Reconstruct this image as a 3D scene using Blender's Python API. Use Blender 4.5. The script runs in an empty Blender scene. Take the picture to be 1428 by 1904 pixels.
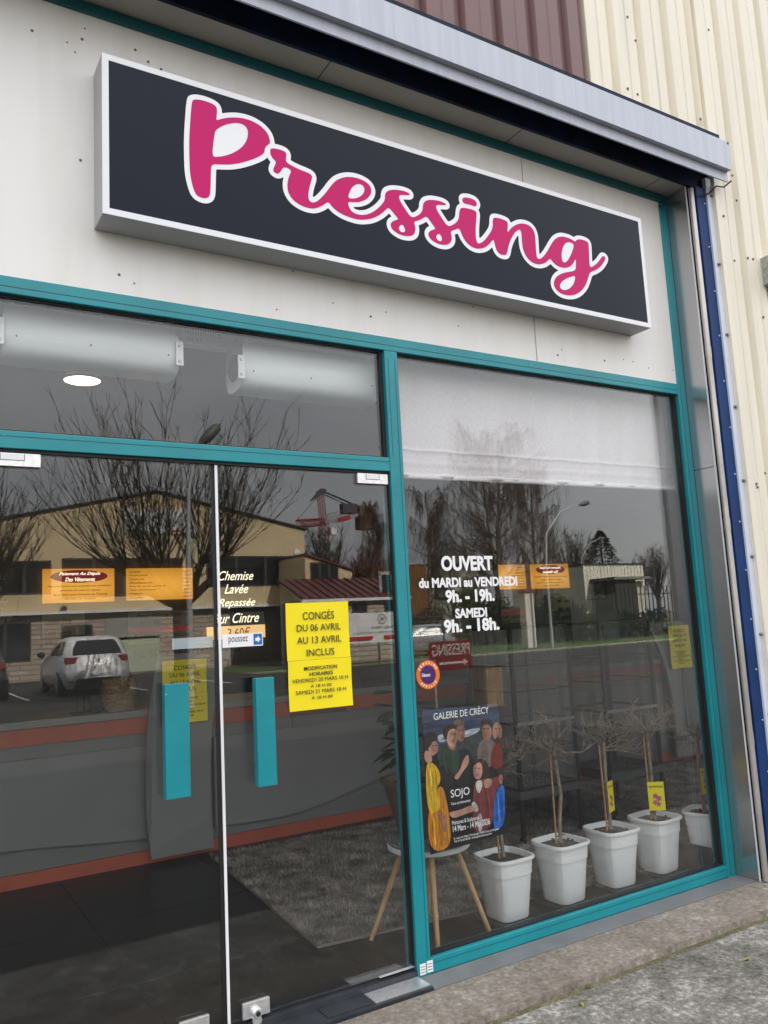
import bpy, bmesh, math, random
import numpy as np
from mathutils import Vector
S = bpy.context.scene
COL = S.collection
rnd = random.Random(7)

# ------------------------------------------------------------------ camera (solved from the frame lines of the photograph)
F_PX, W_PX, H_PX = 1513.95, 1428.0, 1904.0
YAW, PIT, ROL = [math.radians(v) for v in (31.58124, 7.74261, -2.98199)]
CAM = Vector((0.0, -3.22349, 1.55))
FW = Vector((math.sin(YAW)*math.cos(PIT), math.cos(YAW)*math.cos(PIT), math.sin(PIT)))
_r = Vector((math.cos(YAW), -math.sin(YAW), 0)); _u = _r.cross(FW)
RT = math.cos(ROL)*_r + math.sin(ROL)*_u
UP = -math.sin(ROL)*_r + math.cos(ROL)*_u
cd = bpy.data.cameras.new('camera'); co = bpy.data.objects.new('camera', cd); COL.objects.link(co)
cd.sensor_fit = 'VERTICAL'; cd.sensor_height = 24.0; cd.lens = 24.0*F_PX/H_PX
cd.clip_start = 0.05; cd.clip_end = 2000
from mathutils import Matrix
M = Matrix((( RT.x, UP.x, -FW.x, CAM.x), (RT.y, UP.y, -FW.y, CAM.y), (RT.z, UP.z, -FW.z, CAM.z), (0, 0, 0, 1)))
co.matrix_world = M
S.camera = co

# ------------------------------------------------------------------ sky, sun, exposure
SUN_EL, SUN_AZ = math.radians(40), math.radians(15)      # azimuth measured from +y towards +x: behind the shop
w = bpy.data.worlds.new('World'); S.world = w; w.use_nodes = True
nt = w.node_tree; bg = nt.nodes['Background']
sky = nt.nodes.new('ShaderNodeTexSky'); sky.sky_type = 'NISHITA'; sky.sun_disc = False
sky.sun_elevation = SUN_EL; sky.sun_rotation = SUN_AZ; sky.dust_density = 2.0
tcn = nt.nodes.new('ShaderNodeTexCoord'); mpn = nt.nodes.new('ShaderNodeMapping'); mpn.inputs['Scale'].default_value = (1, 1, 2.5)
nzn = nt.nodes.new('ShaderNodeTexNoise'); nzn.inputs['Scale'].default_value = 2.2; nzn.inputs['Detail'].default_value = 7; nzn.inputs['Roughness'].default_value = .55
crn = nt.nodes.new('ShaderNodeValToRGB')
crn.color_ramp.elements[0].position = .32; crn.color_ramp.elements[0].color = (4.75, 4.75, 4.92, 1)
crn.color_ramp.elements[1].position = .70; crn.color_ramp.elements[1].color = (6.8, 6.7, 6.7, 1)
mxn = nt.nodes.new('ShaderNodeMixRGB'); mxn.inputs[0].default_value = .88
nt.links.new(tcn.outputs['Generated'], mpn.inputs['Vector']); nt.links.new(mpn.outputs[0], nzn.inputs['Vector'])
nt.links.new(nzn.outputs['Fac'], crn.inputs[0]); nt.links.new(sky.outputs[0], mxn.inputs[1]); nt.links.new(crn.outputs[0], mxn.inputs[2])
spn = nt.nodes.new('ShaderNodeSeparateXYZ'); nt.links.new(tcn.outputs['Generated'], spn.inputs[0])     # an overcast sky is brighter overhead than at the horizon
mrn = nt.nodes.new('ShaderNodeMapRange'); mrn.inputs['From Min'].default_value = 0; mrn.inputs['To Min'].default_value = .72; mrn.inputs['To Max'].default_value = 1.7; nt.links.new(spn.outputs[2], mrn.inputs['Value'])
vmn = nt.nodes.new('ShaderNodeVectorMath'); vmn.operation = 'SCALE'; nt.links.new(mxn.outputs[0], vmn.inputs[0]); nt.links.new(mrn.outputs[0], vmn.inputs['Scale'])
nt.links.new(vmn.outputs[0], bg.inputs['Color']); bg.inputs['Strength'].default_value = 0.13
sl = bpy.data.lights.new('sun', 'SUN'); so = bpy.data.objects.new('sun', sl); COL.objects.link(so)
sl.energy = 5.0; sl.angle = math.radians(0.6); sl.color = (1.0, .94, .84)
sd = Vector((math.sin(SUN_AZ)*math.cos(SUN_EL), math.cos(SUN_AZ)*math.cos(SUN_EL), math.sin(SUN_EL)))
so.rotation_euler = sd.to_track_quat('Z', 'Y').to_euler(); so.location = (0, 0, 30)
S.view_settings.view_transform = 'Standard'; S.view_settings.look = 'None'; S.view_settings.exposure = 1.32; S.view_settings.gamma = 1
S.cycles.use_adaptive_sampling = False; S.cycles.use_denoising = True; S.cycles.denoising_input_passes = 'RGB_ALBEDO_NORMAL'; S.cycles.max_bounces = 9; S.cycles.transparent_max_bounces = 20; S.cycles.glossy_bounces = 5; S.cycles.diffuse_bounces = 4
S.cycles.caustics_reflective = False; S.cycles.caustics_refractive = False; S.cycles.sample_clamp_indirect = 4.0

# ------------------------------------------------------------------ helpers
GY = 0.035                                                # plane of the shop glass
def at(px, py, axis='y', v=0.0):
    """point of the photograph on a plane of the place (x, y or z = v)"""
    d = FW + RT*((px-714)/F_PX) - UP*((py-952)/F_PX)
    i = 'xyz'.index(axis); t = (v-CAM[i])/d[i]
    return CAM + d*t
def rf(px, py, D):
    """point seen mirrored in the shop glass, D metres out in the street"""
    p = at(px, py, 'y', D); return Vector((p.x, 2*GY-D, p.z))

_m = {}
def mat(name, col, rough=.55, metal=0.0, var=0.0, scale=8.0, bump=0.0, bscale=60.0, stretch=(1, 1, 1), spec=.5, col2=None, emit=None, estr=0.0, detail=5.0, lo=.35, hi=.65, coat=0.0):
    if name in _m: return _m[name]
    m = bpy.data.materials.new(name); m.use_nodes = True; n = m.node_tree; b = n.nodes['Principled BSDF']
    b.inputs['Base Color'].default_value = (*col, 1); b.inputs['Roughness'].default_value = rough; b.inputs['Metallic'].default_value = metal
    b.inputs['Specular IOR Level'].default_value = spec; b.inputs['Coat Weight'].default_value = coat
    if emit: b.inputs['Emission Color'].default_value = (*emit, 1); b.inputs['Emission Strength'].default_value = estr
    if var or bump or col2:
        tc = n.nodes.new('ShaderNodeTexCoord'); mp = n.nodes.new('ShaderNodeMapping'); mp.inputs['Scale'].default_value = stretch
        n.links.new(tc.outputs['Object'], mp.inputs['Vector'])
    if var or col2:
        nz = n.nodes.new('ShaderNodeTexNoise'); nz.inputs['Scale'].default_value = scale; nz.inputs['Detail'].default_value = detail; nz.inputs['Roughness'].default_value = .62
        n.links.new(mp.outputs[0], nz.inputs['Vector'])
        cr = n.nodes.new('ShaderNodeValToRGB'); c2 = col2 or tuple(c*(1+var) for c in col); c1 = col if col2 else tuple(c*(1-var) for c in col)
        cr.color_ramp.elements[0].position = lo; cr.color_ramp.elements[0].color = (*c1, 1)
        cr.color_ramp.elements[1].position = hi; cr.color_ramp.elements[1].color = (*c2, 1)
        n.links.new(nz.outputs['Fac'], cr.inputs[0]); n.links.new(cr.outputs[0], b.inputs['Base Color'])
        mr = n.nodes.new('ShaderNodeMapRange'); mr.inputs['To Min'].default_value = max(0.02, rough-.08); mr.inputs['To Max'].default_value = min(1, rough+.1)
        n.links.new(nz.outputs['Fac'], mr.inputs['Value']); n.links.new(mr.outputs[0], b.inputs['Roughness'])
    if bump:
        nb = n.nodes.new('ShaderNodeTexNoise'); nb.inputs['Scale'].default_value = bscale; nb.inputs['Detail'].default_value = 6
        n.links.new(mp.outputs[0], nb.inputs['Vector']); bp = n.nodes.new('ShaderNodeBump'); bp.inputs['Strength'].default_value = bump; bp.inputs['Distance'].default_value = .02
        n.links.new(nb.outputs['Fac'], bp.inputs['Height']); n.links.new(bp.outputs[0], b.inputs['Normal'])
    _m[name] = m; return m

def glass_mat(name='window_glass', r0=.060, k=.46, tint=(.975, .985, .98)):
    m = bpy.data.materials.new(name); m.use_nodes = True; n = m.node_tree
    n.nodes.remove(n.nodes['Principled BSDF']); out = n.nodes['Material Output']
    tr = n.nodes.new('ShaderNodeBsdfTransparent'); tr.inputs[0].default_value = (*tint, 1)
    gl = n.nodes.new('ShaderNodeBsdfGlossy'); gl.inputs['Roughness'].default_value = 0.0
    lw = n.nodes.new('ShaderNodeLayerWeight'); lw.inputs['Blend'].default_value = .5
    pw = n.nodes.new('ShaderNodeMath'); pw.operation = 'POWER'; pw.inputs[1].default_value = 2.0; n.links.new(lw.outputs['Facing'], pw.inputs[0])
    ma = n.nodes.new('ShaderNodeMath'); ma.operation = 'MULTIPLY_ADD'; ma.inputs[1].default_value = k; ma.inputs[2].default_value = r0; n.links.new(pw.outputs[0], ma.inputs[0])
    mx = n.nodes.new('ShaderNodeMixShader'); n.links.new(ma.outputs[0], mx.inputs[0]); n.links.new(tr.outputs[0], mx.inputs[1]); n.links.new(gl.outputs[0], mx.inputs[2])
    n.links.new(mx.outputs[0], out.inputs[0]); return m

class MB:
    def __init__(s): s.v = []; s.f = []
    def add(s, vs, fs):
        o = len(s.v); s.v += [tuple(v) for v in vs]; s.f += [tuple(i+o for i in f) for f in fs]; return s
    def box(s, x0, x1, y0, y1, z0, z1):
        return s.add([(x0,y0,z0),(x1,y0,z0),(x1,y1,z0),(x0,y1,z0),(x0,y0,z1),(x1,y0,z1),(x1,y1,z1),(x0,y1,z1)],
                     [(0,3,2,1),(4,5,6,7),(0,1,5,4),(1,2,6,5),(2,3,7,6),(3,0,4,7)])
    def bbox(s, x0, x1, y0, y1, z0, z1, r=.004):
        """box with chamfered edges"""
        bm = bmesh.new(); vs = [bm.verts.new(p) for p in [(x0,y0,z0),(x1,y0,z0),(x1,y1,z0),(x0,y1,z0),(x0,y0,z1),(x1,y0,z1),(x1,y1,z1),(x0,y1,z1)]]
        for f in [(0,3,2,1),(4,5,6,7),(0,1,5,4),(1,2,6,5),(2,3,7,6),(3,0,4,7)]: bm.faces.new([vs[i] for i in f])
        bmesh.ops.bevel(bm, geom=bm.edges[:], offset=r, segments=2, affect='EDGES', profile=.5)
        bm.verts.index_update(); s.add([v.co for v in bm.verts], [[v.index for v in f.verts] for f in bm.faces]); bm.free(); return s
    def quad(s, a, b, c, d): return s.add([a, b, c, d], [(0, 1, 2, 3)])
    def prism(s, pts, off):
        """closed polygon of 3D points pushed along off"""
        n = len(pts); off = Vector(off); a = [Vector(p) for p in pts]; b = [p+off for p in a]
        return s.add(a+b, [tuple(range(n-1, -1, -1)), tuple(range(n, 2*n))] + [(i, (i+1) % n, n+(i+1) % n, n+i) for i in range(n)])
    def tube(s, pts, rad, n=6, cap=True):
        pts = [Vector(p) for p in pts]; k = len(pts); rad = rad if isinstance(rad, (list, tuple)) else [rad]*k
        vs = []; ref = None
        for i, p in enumerate(pts):
            t = (pts[min(i+1, k-1)]-pts[max(i-1, 0)])
            t = t.normalized() if t.length > 1e-9 else Vector((0, 0, 1))
            if ref is None: ref = Vector((0, 0, 1)).cross(t) if abs(t.z) < .9 else Vector((1, 0, 0)).cross(t)
            ref = (ref - t*ref.dot(t))
            ref = ref.normalized() if ref.length > 1e-6 else t.orthogonal().normalized()
            bn = t.cross(ref)
            for j in range(n):
                a = 2*math.pi*j/n; vs.append(p + (ref*math.cos(a)+bn*math.sin(a))*rad[i])
        fs = [(i*n+j, i*n+(j+1) % n, (i+1)*n+(j+1) % n, (i+1)*n+j) for i in range(k-1) for j in range(n)]
        if cap: fs += [tuple(range(n-1, -1, -1)), tuple(range((k-1)*n, k*n))]
        return s.add(vs, fs)
    def lathe(s, prof, c, n=28, axis='z', close=True):
        vs = []; c = Vector(c)
        for r, h in prof:
            for j in range(n):
                a = 2*math.pi*j/n; u, v = r*math.cos(a), r*math.sin(a)
                vs.append(c + (Vector((u, v, h)) if axis == 'z' else Vector((h, u, v)) if axis == 'x' else Vector((u, h, v))))
        k = len(prof); fs = [(i*n+j, i*n+(j+1) % n, (i+1)*n+(j+1) % n, (i+1)*n+j) for i in range(k-1) for j in range(n)]
        if close: fs += [tuple(range(n-1, -1, -1)), tuple(range((k-1)*n, k*n))]
        return s.add(vs, fs)
    def build_each(s, name, m, parent=None, **k):
        """one object for every separate piece"""
        p = list(range(len(s.v)))
        def f_(i):
            while p[i] != i: p[i] = p[p[i]]; i = p[i]
            return i
        for f in s.f:
            for i in f[1:]: p[f_(i)] = f_(f[0])
        g = {}
        for f in s.f: g.setdefault(f_(f[0]), []).append(f)
        for fs in g.values():
            ids = sorted({i for f in fs for i in f}); mp = {i: j for j, i in enumerate(ids)}
            q = MB(); q.add([s.v[i] for i in ids], [tuple(mp[i] for i in f) for f in fs]); q.build(name, m, parent, **k)
    def build(s, name, m, parent=None, smooth=False, label=None, cat=None, group=None, kind=None):
        me = bpy.data.meshes.new(name); o = bpy.data.objects.new(name, me); COL.objects.link(o)
        off = Vector((0, 0, 0)); p = parent
        while p is not None: off += Vector(p.location); p = p.parent
        me.from_pydata([tuple(Vector(v)-off) for v in s.v], [], s.f); me.update()
        bm = bmesh.new(); bm.from_mesh(me); bmesh.ops.recalc_face_normals(bm, faces=bm.faces[:]); bm.to_mesh(me); bm.free()
        if smooth:
            for q in me.polygons: q.use_smooth = True
            me.set_sharp_from_angle(angle=math.radians(38))
        if m is not None: me.materials.append(m)
        o.parent = parent; tag(o, label, cat, group, kind); return o

def tag(o, label=None, cat=None, group=None, kind=None):
    if label: o['label'] = label
    if cat: o['category'] = cat
    if group: o['group'] = group
    if kind: o['kind'] = kind
    return o
def thing(name, label, cat, loc=(0, 0, 0), group=None):
    o = bpy.data.objects.new(name, None); COL.objects.link(o); o.location = loc; o.empty_display_size = .1
    return tag(o, label, cat, group)
def dup(root, loc=None, rotz=0.0, label=None, scale=1.0):
    def cp(o, par):
        c = o.copy(); COL.objects.link(c); c.parent = par
        for ch in [x for x in bpy.data.objects if x.parent == o]: cp(ch, c)
        return c
    c = cp(root, None)
    if loc is not None: c.location = loc
    c.rotation_euler = (0, 0, rotz); c.scale = (scale,)*3
    if label: c['label'] = label
    return c
def text_mesh(body, offset=0.0, shear=0.0, line=1.0, align='CENTER'):
    cu = bpy.data.curves.new('t', 'FONT'); cu.body = body; cu.align_x = align; cu.offset = offset; cu.shear = shear; cu.space_line = line; cu.extrude = .004; cu.resolution_u = 4
    o = bpy.data.objects.new('t', cu); COL.objects.link(o); dg = bpy.context.evaluated_depsgraph_get()
    me = bpy.data.meshes.new_from_object(o.evaluated_get(dg)); vs = [v.co.copy() for v in me.vertices]; fs = [tuple(p.vertices) for p in me.polygons]
    bpy.data.objects.remove(o); bpy.data.curves.remove(cu); bpy.data.meshes.remove(me); return vs, fs
def text(name, body, m, parent, x0, x1, z0, z1, y, flip=False, thick=.0015, **k):
    """writing fitted into x0..x1, z0..z1 on the plane y; flip = it faces the shop instead of the street"""
    lab = k.pop('label', None); cat = k.pop('cat', None); grp = k.pop('group', None)
    vs, fs = text_mesh(body, **k)
    xs = [v.x for v in vs]; ys = [v.y for v in vs]; a, b, c, d = min(xs), max(xs), min(ys), max(ys)
    out = []
    for v in vs:
        u = (v.x-a)/(b-a); q = (v.y-c)/(d-c); t = thick*(1 if v.z > 0 else 0)
        out.append((x1-u*(x1-x0), y+t, z0+q*(z1-z0)) if flip else (x0+u*(x1-x0), y-t, z0+q*(z1-z0)))
    return MB().add(out, fs).build(name, m, parent, label=lab, cat=cat, group=grp)
def sdf_mesh(polys, holes, y, grow=0.0, step=.004, thick=.002, fill_holes=False):
    """flat sign lettering cut from outlines (x, z), optionally grown by a border"""
    P = [np.array(p) for p in polys]; Hh = [np.array(p) for p in holes]
    allp = np.concatenate(P); x0, z0 = allp.min(0)-grow-.02; x1, z1 = allp.max(0)+grow+.02
    gx = np.arange(x0, x1, step); gz = np.arange(z0, z1, step); X, Z = np.meshgrid(gx, gz)
    def sd(poly):
        d = np.full(X.shape, 1e9); ins = np.zeros(X.shape, bool); n = len(poly)
        for i in range(n):
            a = poly[i]; b = poly[(i+1) % n]; e = b-a; L = (e@e)+1e-12
            t = np.clip(((X-a[0])*e[0]+(Z-a[1])*e[1])/L, 0, 1)
            d = np.minimum(d, (X-a[0]-t*e[0])**2+(Z-a[1]-t*e[1])**2)
            c = ((a[1] > Z) != (b[1] > Z)); den = (b[1]-a[1]) if abs(b[1]-a[1]) > 1e-12 else 1e-12
            ins ^= c & (X < (b[0]-a[0])*(Z-a[1])/den+a[0])
        d = np.sqrt(d); return np.where(ins, -d, d)
    f = None
    for p in P:
        q = sd(p); f = q if f is None else np.minimum(f, q)
    if not fill_holes:
        for h in Hh: f = np.maximum(f, -sd(h))
    f = f-grow
    vid = {}; vs = []; fs = []
    def gv(i, j):
        k = ('g', i, j)
        if k not in vid: vid[k] = len(vs); vs.append((gx[j], gz[i]))
        return vid[k]
    def ev(i, j, i2, j2):
        k = ('e',)+tuple(sorted(((i, j), (i2, j2))))
        if k not in vid:
            a, b = f[i, j], f[i2, j2]; t = a/(a-b); vid[k] = len(vs); vs.append((gx[j]+(gx[j2]-gx[j])*t, gz[i]+(gz[i2]-gz[i])*t))
        return vid[k]
    neg = f < 0; cnt = neg[:-1, :-1].astype(int)+neg[1:, :-1]+neg[:-1, 1:]+neg[1:, 1:]
    for i, j in zip(*np.nonzero(cnt)):
        cs = [(i, j), (i, j+1), (i+1, j+1), (i+1, j)]; poly = []
        for q in range(4):
            c, d = cs[q], cs[(q+1) % 4]
            if neg[c]: poly.append(gv(*c))
            if neg[c] != neg[d]: poly.append(ev(*c, *d))
        if len(poly) >= 3: fs.append(tuple(poly))
    mb = MB(); mb.add([(a, y, b) for a, b in vs], [q for q in fs]); return mb
def smooth_poly(p, it=2):
    p = [np.array(q, float) for q in p]
    for _ in range(it):
        o = []
        for i in range(len(p)):
            a, b = p[i], p[(i+1) % len(p)]; o += [a*.75+b*.25, a*.25+b*.75]
        p = o
    return p

# ------------------------------------------------------------------ materials
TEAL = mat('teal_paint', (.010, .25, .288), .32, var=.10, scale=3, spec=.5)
def speckle(m, col, scale, thr):
    n = m.node_tree; b = n.nodes['Principled BSDF']; src = b.inputs['Base Color'].links[0].from_socket
    tc = n.nodes.new('ShaderNodeTexCoord'); z = n.nodes.new('ShaderNodeTexNoise'); z.inputs['Scale'].default_value = scale; z.inputs['Detail'].default_value = 2; n.links.new(tc.outputs['Object'], z.inputs['Vector'])
    r = n.nodes.new('ShaderNodeValToRGB'); r.color_ramp.elements[0].position = thr; r.color_ramp.elements[0].color = (0, 0, 0, 1); r.color_ramp.elements[1].position = thr+.02; r.color_ramp.elements[1].color = (1, 1, 1, 1)
    x = n.nodes.new('ShaderNodeMixRGB'); x.inputs[2].default_value = (*col, 1); n.links.new(z.outputs['Fac'], r.inputs[0]); n.links.new(r.outputs[0], x.inputs[0]); n.links.new(src, x.inputs[1]); n.links.new(x.outputs[0], b.inputs['Base Color'])
speckle(TEAL, (.45, .55, .55), 60, .745)
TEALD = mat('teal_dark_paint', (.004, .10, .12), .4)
WHITE_P = mat('white_panel', (.83, .815, .785), .5, scale=1.2, col2=(.755, .73, .685), lo=.46, hi=.80, stretch=(5, 1, .55), detail=8)
ALU = mat('brushed_aluminium', (.62, .62, .63), .30, metal=1.0, var=.12, scale=6, stretch=(1, 1, 12))
ALUW = mat('white_aluminium', (.80, .81, .82), .35)
JAMB = mat('satin_metal_sheet', (.50, .50, .51), .24, metal=.9, bump=.03, bscale=3)
GREYP = mat('blue_grey_sheet', (.46, .49, .56), .42, var=.07, scale=2, stretch=(14, 1, .6))
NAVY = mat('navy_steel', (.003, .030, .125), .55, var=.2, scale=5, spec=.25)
NAVY_SHADED = mat('shaded_navy_beam', (.003, .009, .028), .6, var=.8, scale=7, spec=.2)  # column navy darkened for the beam: shade under the canopy put into its colour
CREAM = mat('cream_cladding', (.76, .71, .585), .5, var=.06, scale=1.5, stretch=(6, 1, .5))
BROWN = mat('maroon_cladding', (.155, .075, .075), .45, var=.08, scale=2)
SOFF = mat('soffit_panel', (.36, .34, .30), .55, var=.06, scale=2)
BLACK = mat('black_rubber', (.008, .008, .009), .6)
GALV = mat('galvanised_pipe', (.50, .47, .45), .36, metal=.55, var=.2, scale=5, stretch=(1, 1, .4))
DARKMETAL = mat('dark_threshold', (.05, .055, .065), .42, metal=.4, var=.25, scale=7)
SILL = mat('grey_sill_paint', (.17, .175, .18), .6, var=.12, scale=6)
CHROME = mat('patch_steel', (.78, .78, .78), .32, metal=.75, var=.12, scale=60)
GLASS = glass_mat()
YELLOW = mat('yellow_paper', (.93, .76, .004), .6)
INK = mat('black_ink', (.012, .012, .014), .6)
LETW = mat('white_vinyl', (.86, .86, .86), .5)
TAPE = mat('clear_tape', (.35, .36, .36), .2)

# ------------------------------------------------------------------ ground
def sheet(name, m, x0, x1, y0, y1, z, kind='structure', t=0.0):
    mb = MB()
    if t: mb.box(x0, x1, y0, y1, z-t, z)
    else: mb.quad((x0, y0, z), (x1, y0, z), (x1, y1, z), (x0, y1, z))
    return mb.build(name, m, kind=kind)
def grime(name, stops, rough=.9, bump=.5, bscale=90, sc=(2.2, 9, 60)):
    """weathered concrete: three noises of different size mixed"""
    m = bpy.data.materials.new(name); m.use_nodes = True; n = m.node_tree; b = n.nodes['Principled BSDF']; b.inputs['Roughness'].default_value = rough
    tc = n.nodes.new('ShaderNodeTexCoord'); prev = None
    for i, s_ in enumerate(sc):
        z = n.nodes.new('ShaderNodeTexNoise'); z.inputs['Scale'].default_value = s_; z.inputs['Detail'].default_value = 8; z.inputs['Roughness'].default_value = .66
        n.links.new(tc.outputs['Object'], z.inputs['Vector'])
        if prev is None: prev = z.outputs['Fac']
        else:
            a = n.nodes.new('ShaderNodeMix'); a.inputs['Factor'].default_value = .45; n.links.new(prev, a.inputs['A']); n.links.new(z.outputs['Fac'], a.inputs['B']); prev = a.outputs['Result']
    cr = n.nodes.new('ShaderNodeValToRGB'); e = cr.color_ramp.elements
    e[0].position = stops[0][0]; e[0].color = (*stops[0][1], 1); e[1].position = stops[-1][0]; e[1].color = (*stops[-1][1], 1)
    for p, c in stops[1:-1]:
        q = e.new(p); q.color = (*c, 1)
    n.links.new(prev, cr.inputs[0]); n.links.new(cr.outputs[0], b.inputs['Base Color'])
    nb = n.nodes.new('ShaderNodeTexNoise'); nb.inputs['Scale'].default_value = bscale; nb.inputs['Detail'].default_value = 8; n.links.new(tc.outputs['Object'], nb.inputs['Vector'])
    bp = n.nodes.new('ShaderNodeBump'); bp.inputs['Strength'].default_value = bump; bp.inputs['Distance'].default_value = .006
    n.links.new(nb.outputs['Fac'], bp.inputs['Height']); n.links.new(bp.outputs[0], b.inputs['Normal']); return m
PAVE = grime('worn_concrete', [(.37, (.040, .037, .030)), (.455, (.13, .124, .105)), (.525, (.22, .21, .185)), (.61, (.50, .485, .45))], bump=1.0, bscale=120, sc=(2.4, 9, 48))
KERBC = grime('stained_kerb_concrete', [(.34, (.08, .068, .052)), (.46, (.20, .172, .14)), (.54, (.27, .238, .20)), (.62, (.46, .42, .37))], bump=.7, sc=(14, 3, 40))
ASPH = grime('grey_asphalt', [(.35, (.020, .020, .019)), (.65, (.045, .044, .042))], bump=.6, bscale=200)
GRASS = grime('mown_grass', [(.35, (.03, .06, .012)), (.6, (.075, .12, .025))], bump=1.0, bscale=40, sc=(1.2, 6, 30))
EARTH = grime('bare_earth', [(.35, (.08, .07, .05)), (.65, (.16, .14, .11))], bump=.6)
MOSS = grime('mossy_joint', [(.38, (.04, .042, .02)), (.5, (.12, .11, .055)), (.64, (.27, .25, .19))], bump=.9, bscale=80)
sheet('ground', EARTH, -400, 400, -500, 60, -.075)
sheet('pavement', PAVE, -14, 16, -1.30, -.475, -.030, t=.04)
sheet('pavement_joint', MOSS, -14, 16, -.475, -.435, -.034, t=.03)
sheet('kerb', KERBC, -14, 16, -.435, -.135, -.002, t=.09)
sheet('car_park', ASPH, -60, 60, -24.2, -1.30, -.064)
sheet('verge', GRASS, 11.5, 60, -34.5, -24.3, -.055, t=.05)
sheet('footpath', KERBC, 11.5, 60, -26.2, -25.0, -.050, t=.03)
sheet('forecourt', ASPH, -60, 11.4, -33.2, -24.2, -.066)
sheet('lawn', GRASS, 12, 90, -62, -34.6, -.060)
LINE = mat('road_paint', (.62, .62, .60), .7, var=.2, scale=20)
for k, x in enumerate((0.6, 3.35, 6.6, 9.2)):
    sheet('parking_line', LINE, x, x+.1, -26.2, -21.4, -.059)

# ------------------------------------------------------------------ the shop building
X0, XR, XM = -4.0, 4.2413, 4.465                         # left end, right jamb, inner mirror wall
Z_SU, Z_T2L, Z_T2U, Z_T1L, Z_T1U, Z_TOP = .0656, 2.2606, 2.3276, 2.8604, 2.9297, 4.135
shop = thing('shop_building', 'cream and maroon clad dry cleaner shop with teal framed glass front', 'building', (2, 0, 0))
MB().box(X0, 4.195, .004, .06, Z_T1U, Z_TOP).build('fascia_panel', WHITE_P, shop)
jn = MB()
for x in (3.02,): jn.box(x, x+.0025, -.0005, .004, Z_T1U+.002, Z_TOP-.002)
jn.build_each('panel_joint', mat('joint_shadow', (.50, .48, .45), .8), shop)
# screw heads and insect specks on the white panel
sc = MB()
for px, py in [(222,510),(250,526),(515,575),(545,504),(620,563),(690,588),(718,580),(853,606),(880,570),(1038,660),(1125,670),(1178,672),(1207,684),(1252,688),(125,78),(153,72),(140,96),(158,52),(276,114),(300,128),(252,92),(60,56),(150,297),(1045,650),(1160,668)]:
    p = at(px, py); rs_ = .0062 if int(px) % 3 == 0 else .0036; sc.lathe([(rs_, 0), (rs_*.8, -.003)], (p.x, .004, p.z), 8, 'y')
sc.build_each('screw', mat('dirty_screw', (.13, .11, .09), .6), shop)
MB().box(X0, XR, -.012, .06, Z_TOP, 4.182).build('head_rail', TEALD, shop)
MB().box(X0, XR+.3, -.163, .06, 4.184, 4.23).build('soffit', SOFF, shop)
sj = MB()
for x in (.55, 1.72, 2.9, 4.02): sj.box(x, x+.004, -.162, -.012, 4.1825, 4.184)
sj.build_each('soffit_joint', BLACK, shop)
b = MB(); b.box(X0, 4.43, -.182, -.1635, 4.174, 4.5); b.box(X0, 4.43, -.304, -.1825, 4.36, 4.5); b.build('steel_beam', NAVY_SHADED, shop)
# grey capping of the canopy: deep face, undercut groove, lower lip
f_t0, f_b0 = 4.425, 4.243
g = MB(); prof = [(-.20, 4.455), (-.35, 4.430), (-.35, 4.243), (-.316, 4.246), (-.316, 4.181), (-.306, 4.181), (-.306, 4.30), (-.20, 4.30)]
g.prism([(X0, y, z) for y, z in prof], (4.45-X0, 0, 0)); cap = g.build('canopy_capping', GREYP, shop)
r = MB()
for px, py in [(1353.5, 266), (1362, 326)]:
    p = at(px, py, 'y', -.352 if py < 300 else -.318); r.lathe([(.008, .004), (.008, -.002), (.004, -.005)], p, 8, 'y')
r.build_each('rivet', mat('grey_rivet', (.2, .2, .22), .4, metal=.6), cap)
MB().bbox(4.455, 4.475, -.30, -.235, 4.30, 4.45, .004).build('end_bracket', mat('weathered_zinc', (.36, .35, .31), .6, var=.3, scale=30), shop)
def cladding(name, m, x0, x1, z0, z1, y=-.19, pitch=.25):
    pr = [(x0, y)]; x = x0+.001
    while x < x1:
        for dx, dy in [(0, -.036), (.088, -.036), (.092, -.0335), (.098, -.0335), (.102, -.036), (.172, -.036), (.190, 0), (.232, 0)]:
            if x+dx < x1: pr.append((x+dx, y+dy))
        # shallow stiffening groove in the flat
        x += pitch
    pr.append((x1, y)); mb = MB()
    for (a, ya), (c, yc) in zip(pr, pr[1:]): mb.quad((a, ya, z0), (c, yc, z0), (c, yc, z1), (a, ya, z1))
    o = mb.build(name, m, shop)
    md = o.modifiers.new('t', 'SOLIDIFY'); md.thickness = .002; return o
cladding('maroon_cladding', BROWN, X0, 3.394, 4.44, 6.45)
cladding('cream_cladding', CREAM, 3.396, 4.4394, 4.40, 6.45)
cladding('cream_cladding', CREAM, 4.4396, 9.9, -.06, 6.45)
sp = MB()
for px, py in [(1167,165),(1185,176),(1166,32),(1181,76),(1302,222),(1317,56),(1369,373),(1345,402),(1390,480),(1400,482),(1406,900),(1408,906),(1419,590),(1422,880),(1365,485)]:
    p = at(px, py, 'y', -.2262); sp.lathe([(.009, 0), (.007, -.006)], p, 8, 'y')
sp.build_each('cladding_screw', mat('dirty_screw', (.13, .11, .09), .6), shop)
tx0, tx1 = 4.3737, 4.421
MB().box(tx0, tx1, -.212, -.185, -.03, 4.245).build('edge_trim', mat('pale_blue_trim', (.62, .66, .76), .45, var=.05, scale=4), shop)
MB().box(tx1+.0003, tx1+.018, -.236, -.185, -.03, 4.20).build('edge_trim', CREAM, shop)
MB().box(4.283, tx0-.0003, -.200, -.150, -.03, 4.172).build('steel_column', NAVY, shop)
rv = MB()
for k in range(14):
    for x in (4.352,): rv.lathe([(.006, 0), (.005, -.003)], (x+(k % 3)*.004, -.200, .3+k*.29), 8, 'y')
rv.build_each('column_rivet', mat('pale_rivet', (.45, .5, .6), .4), shop)
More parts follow.
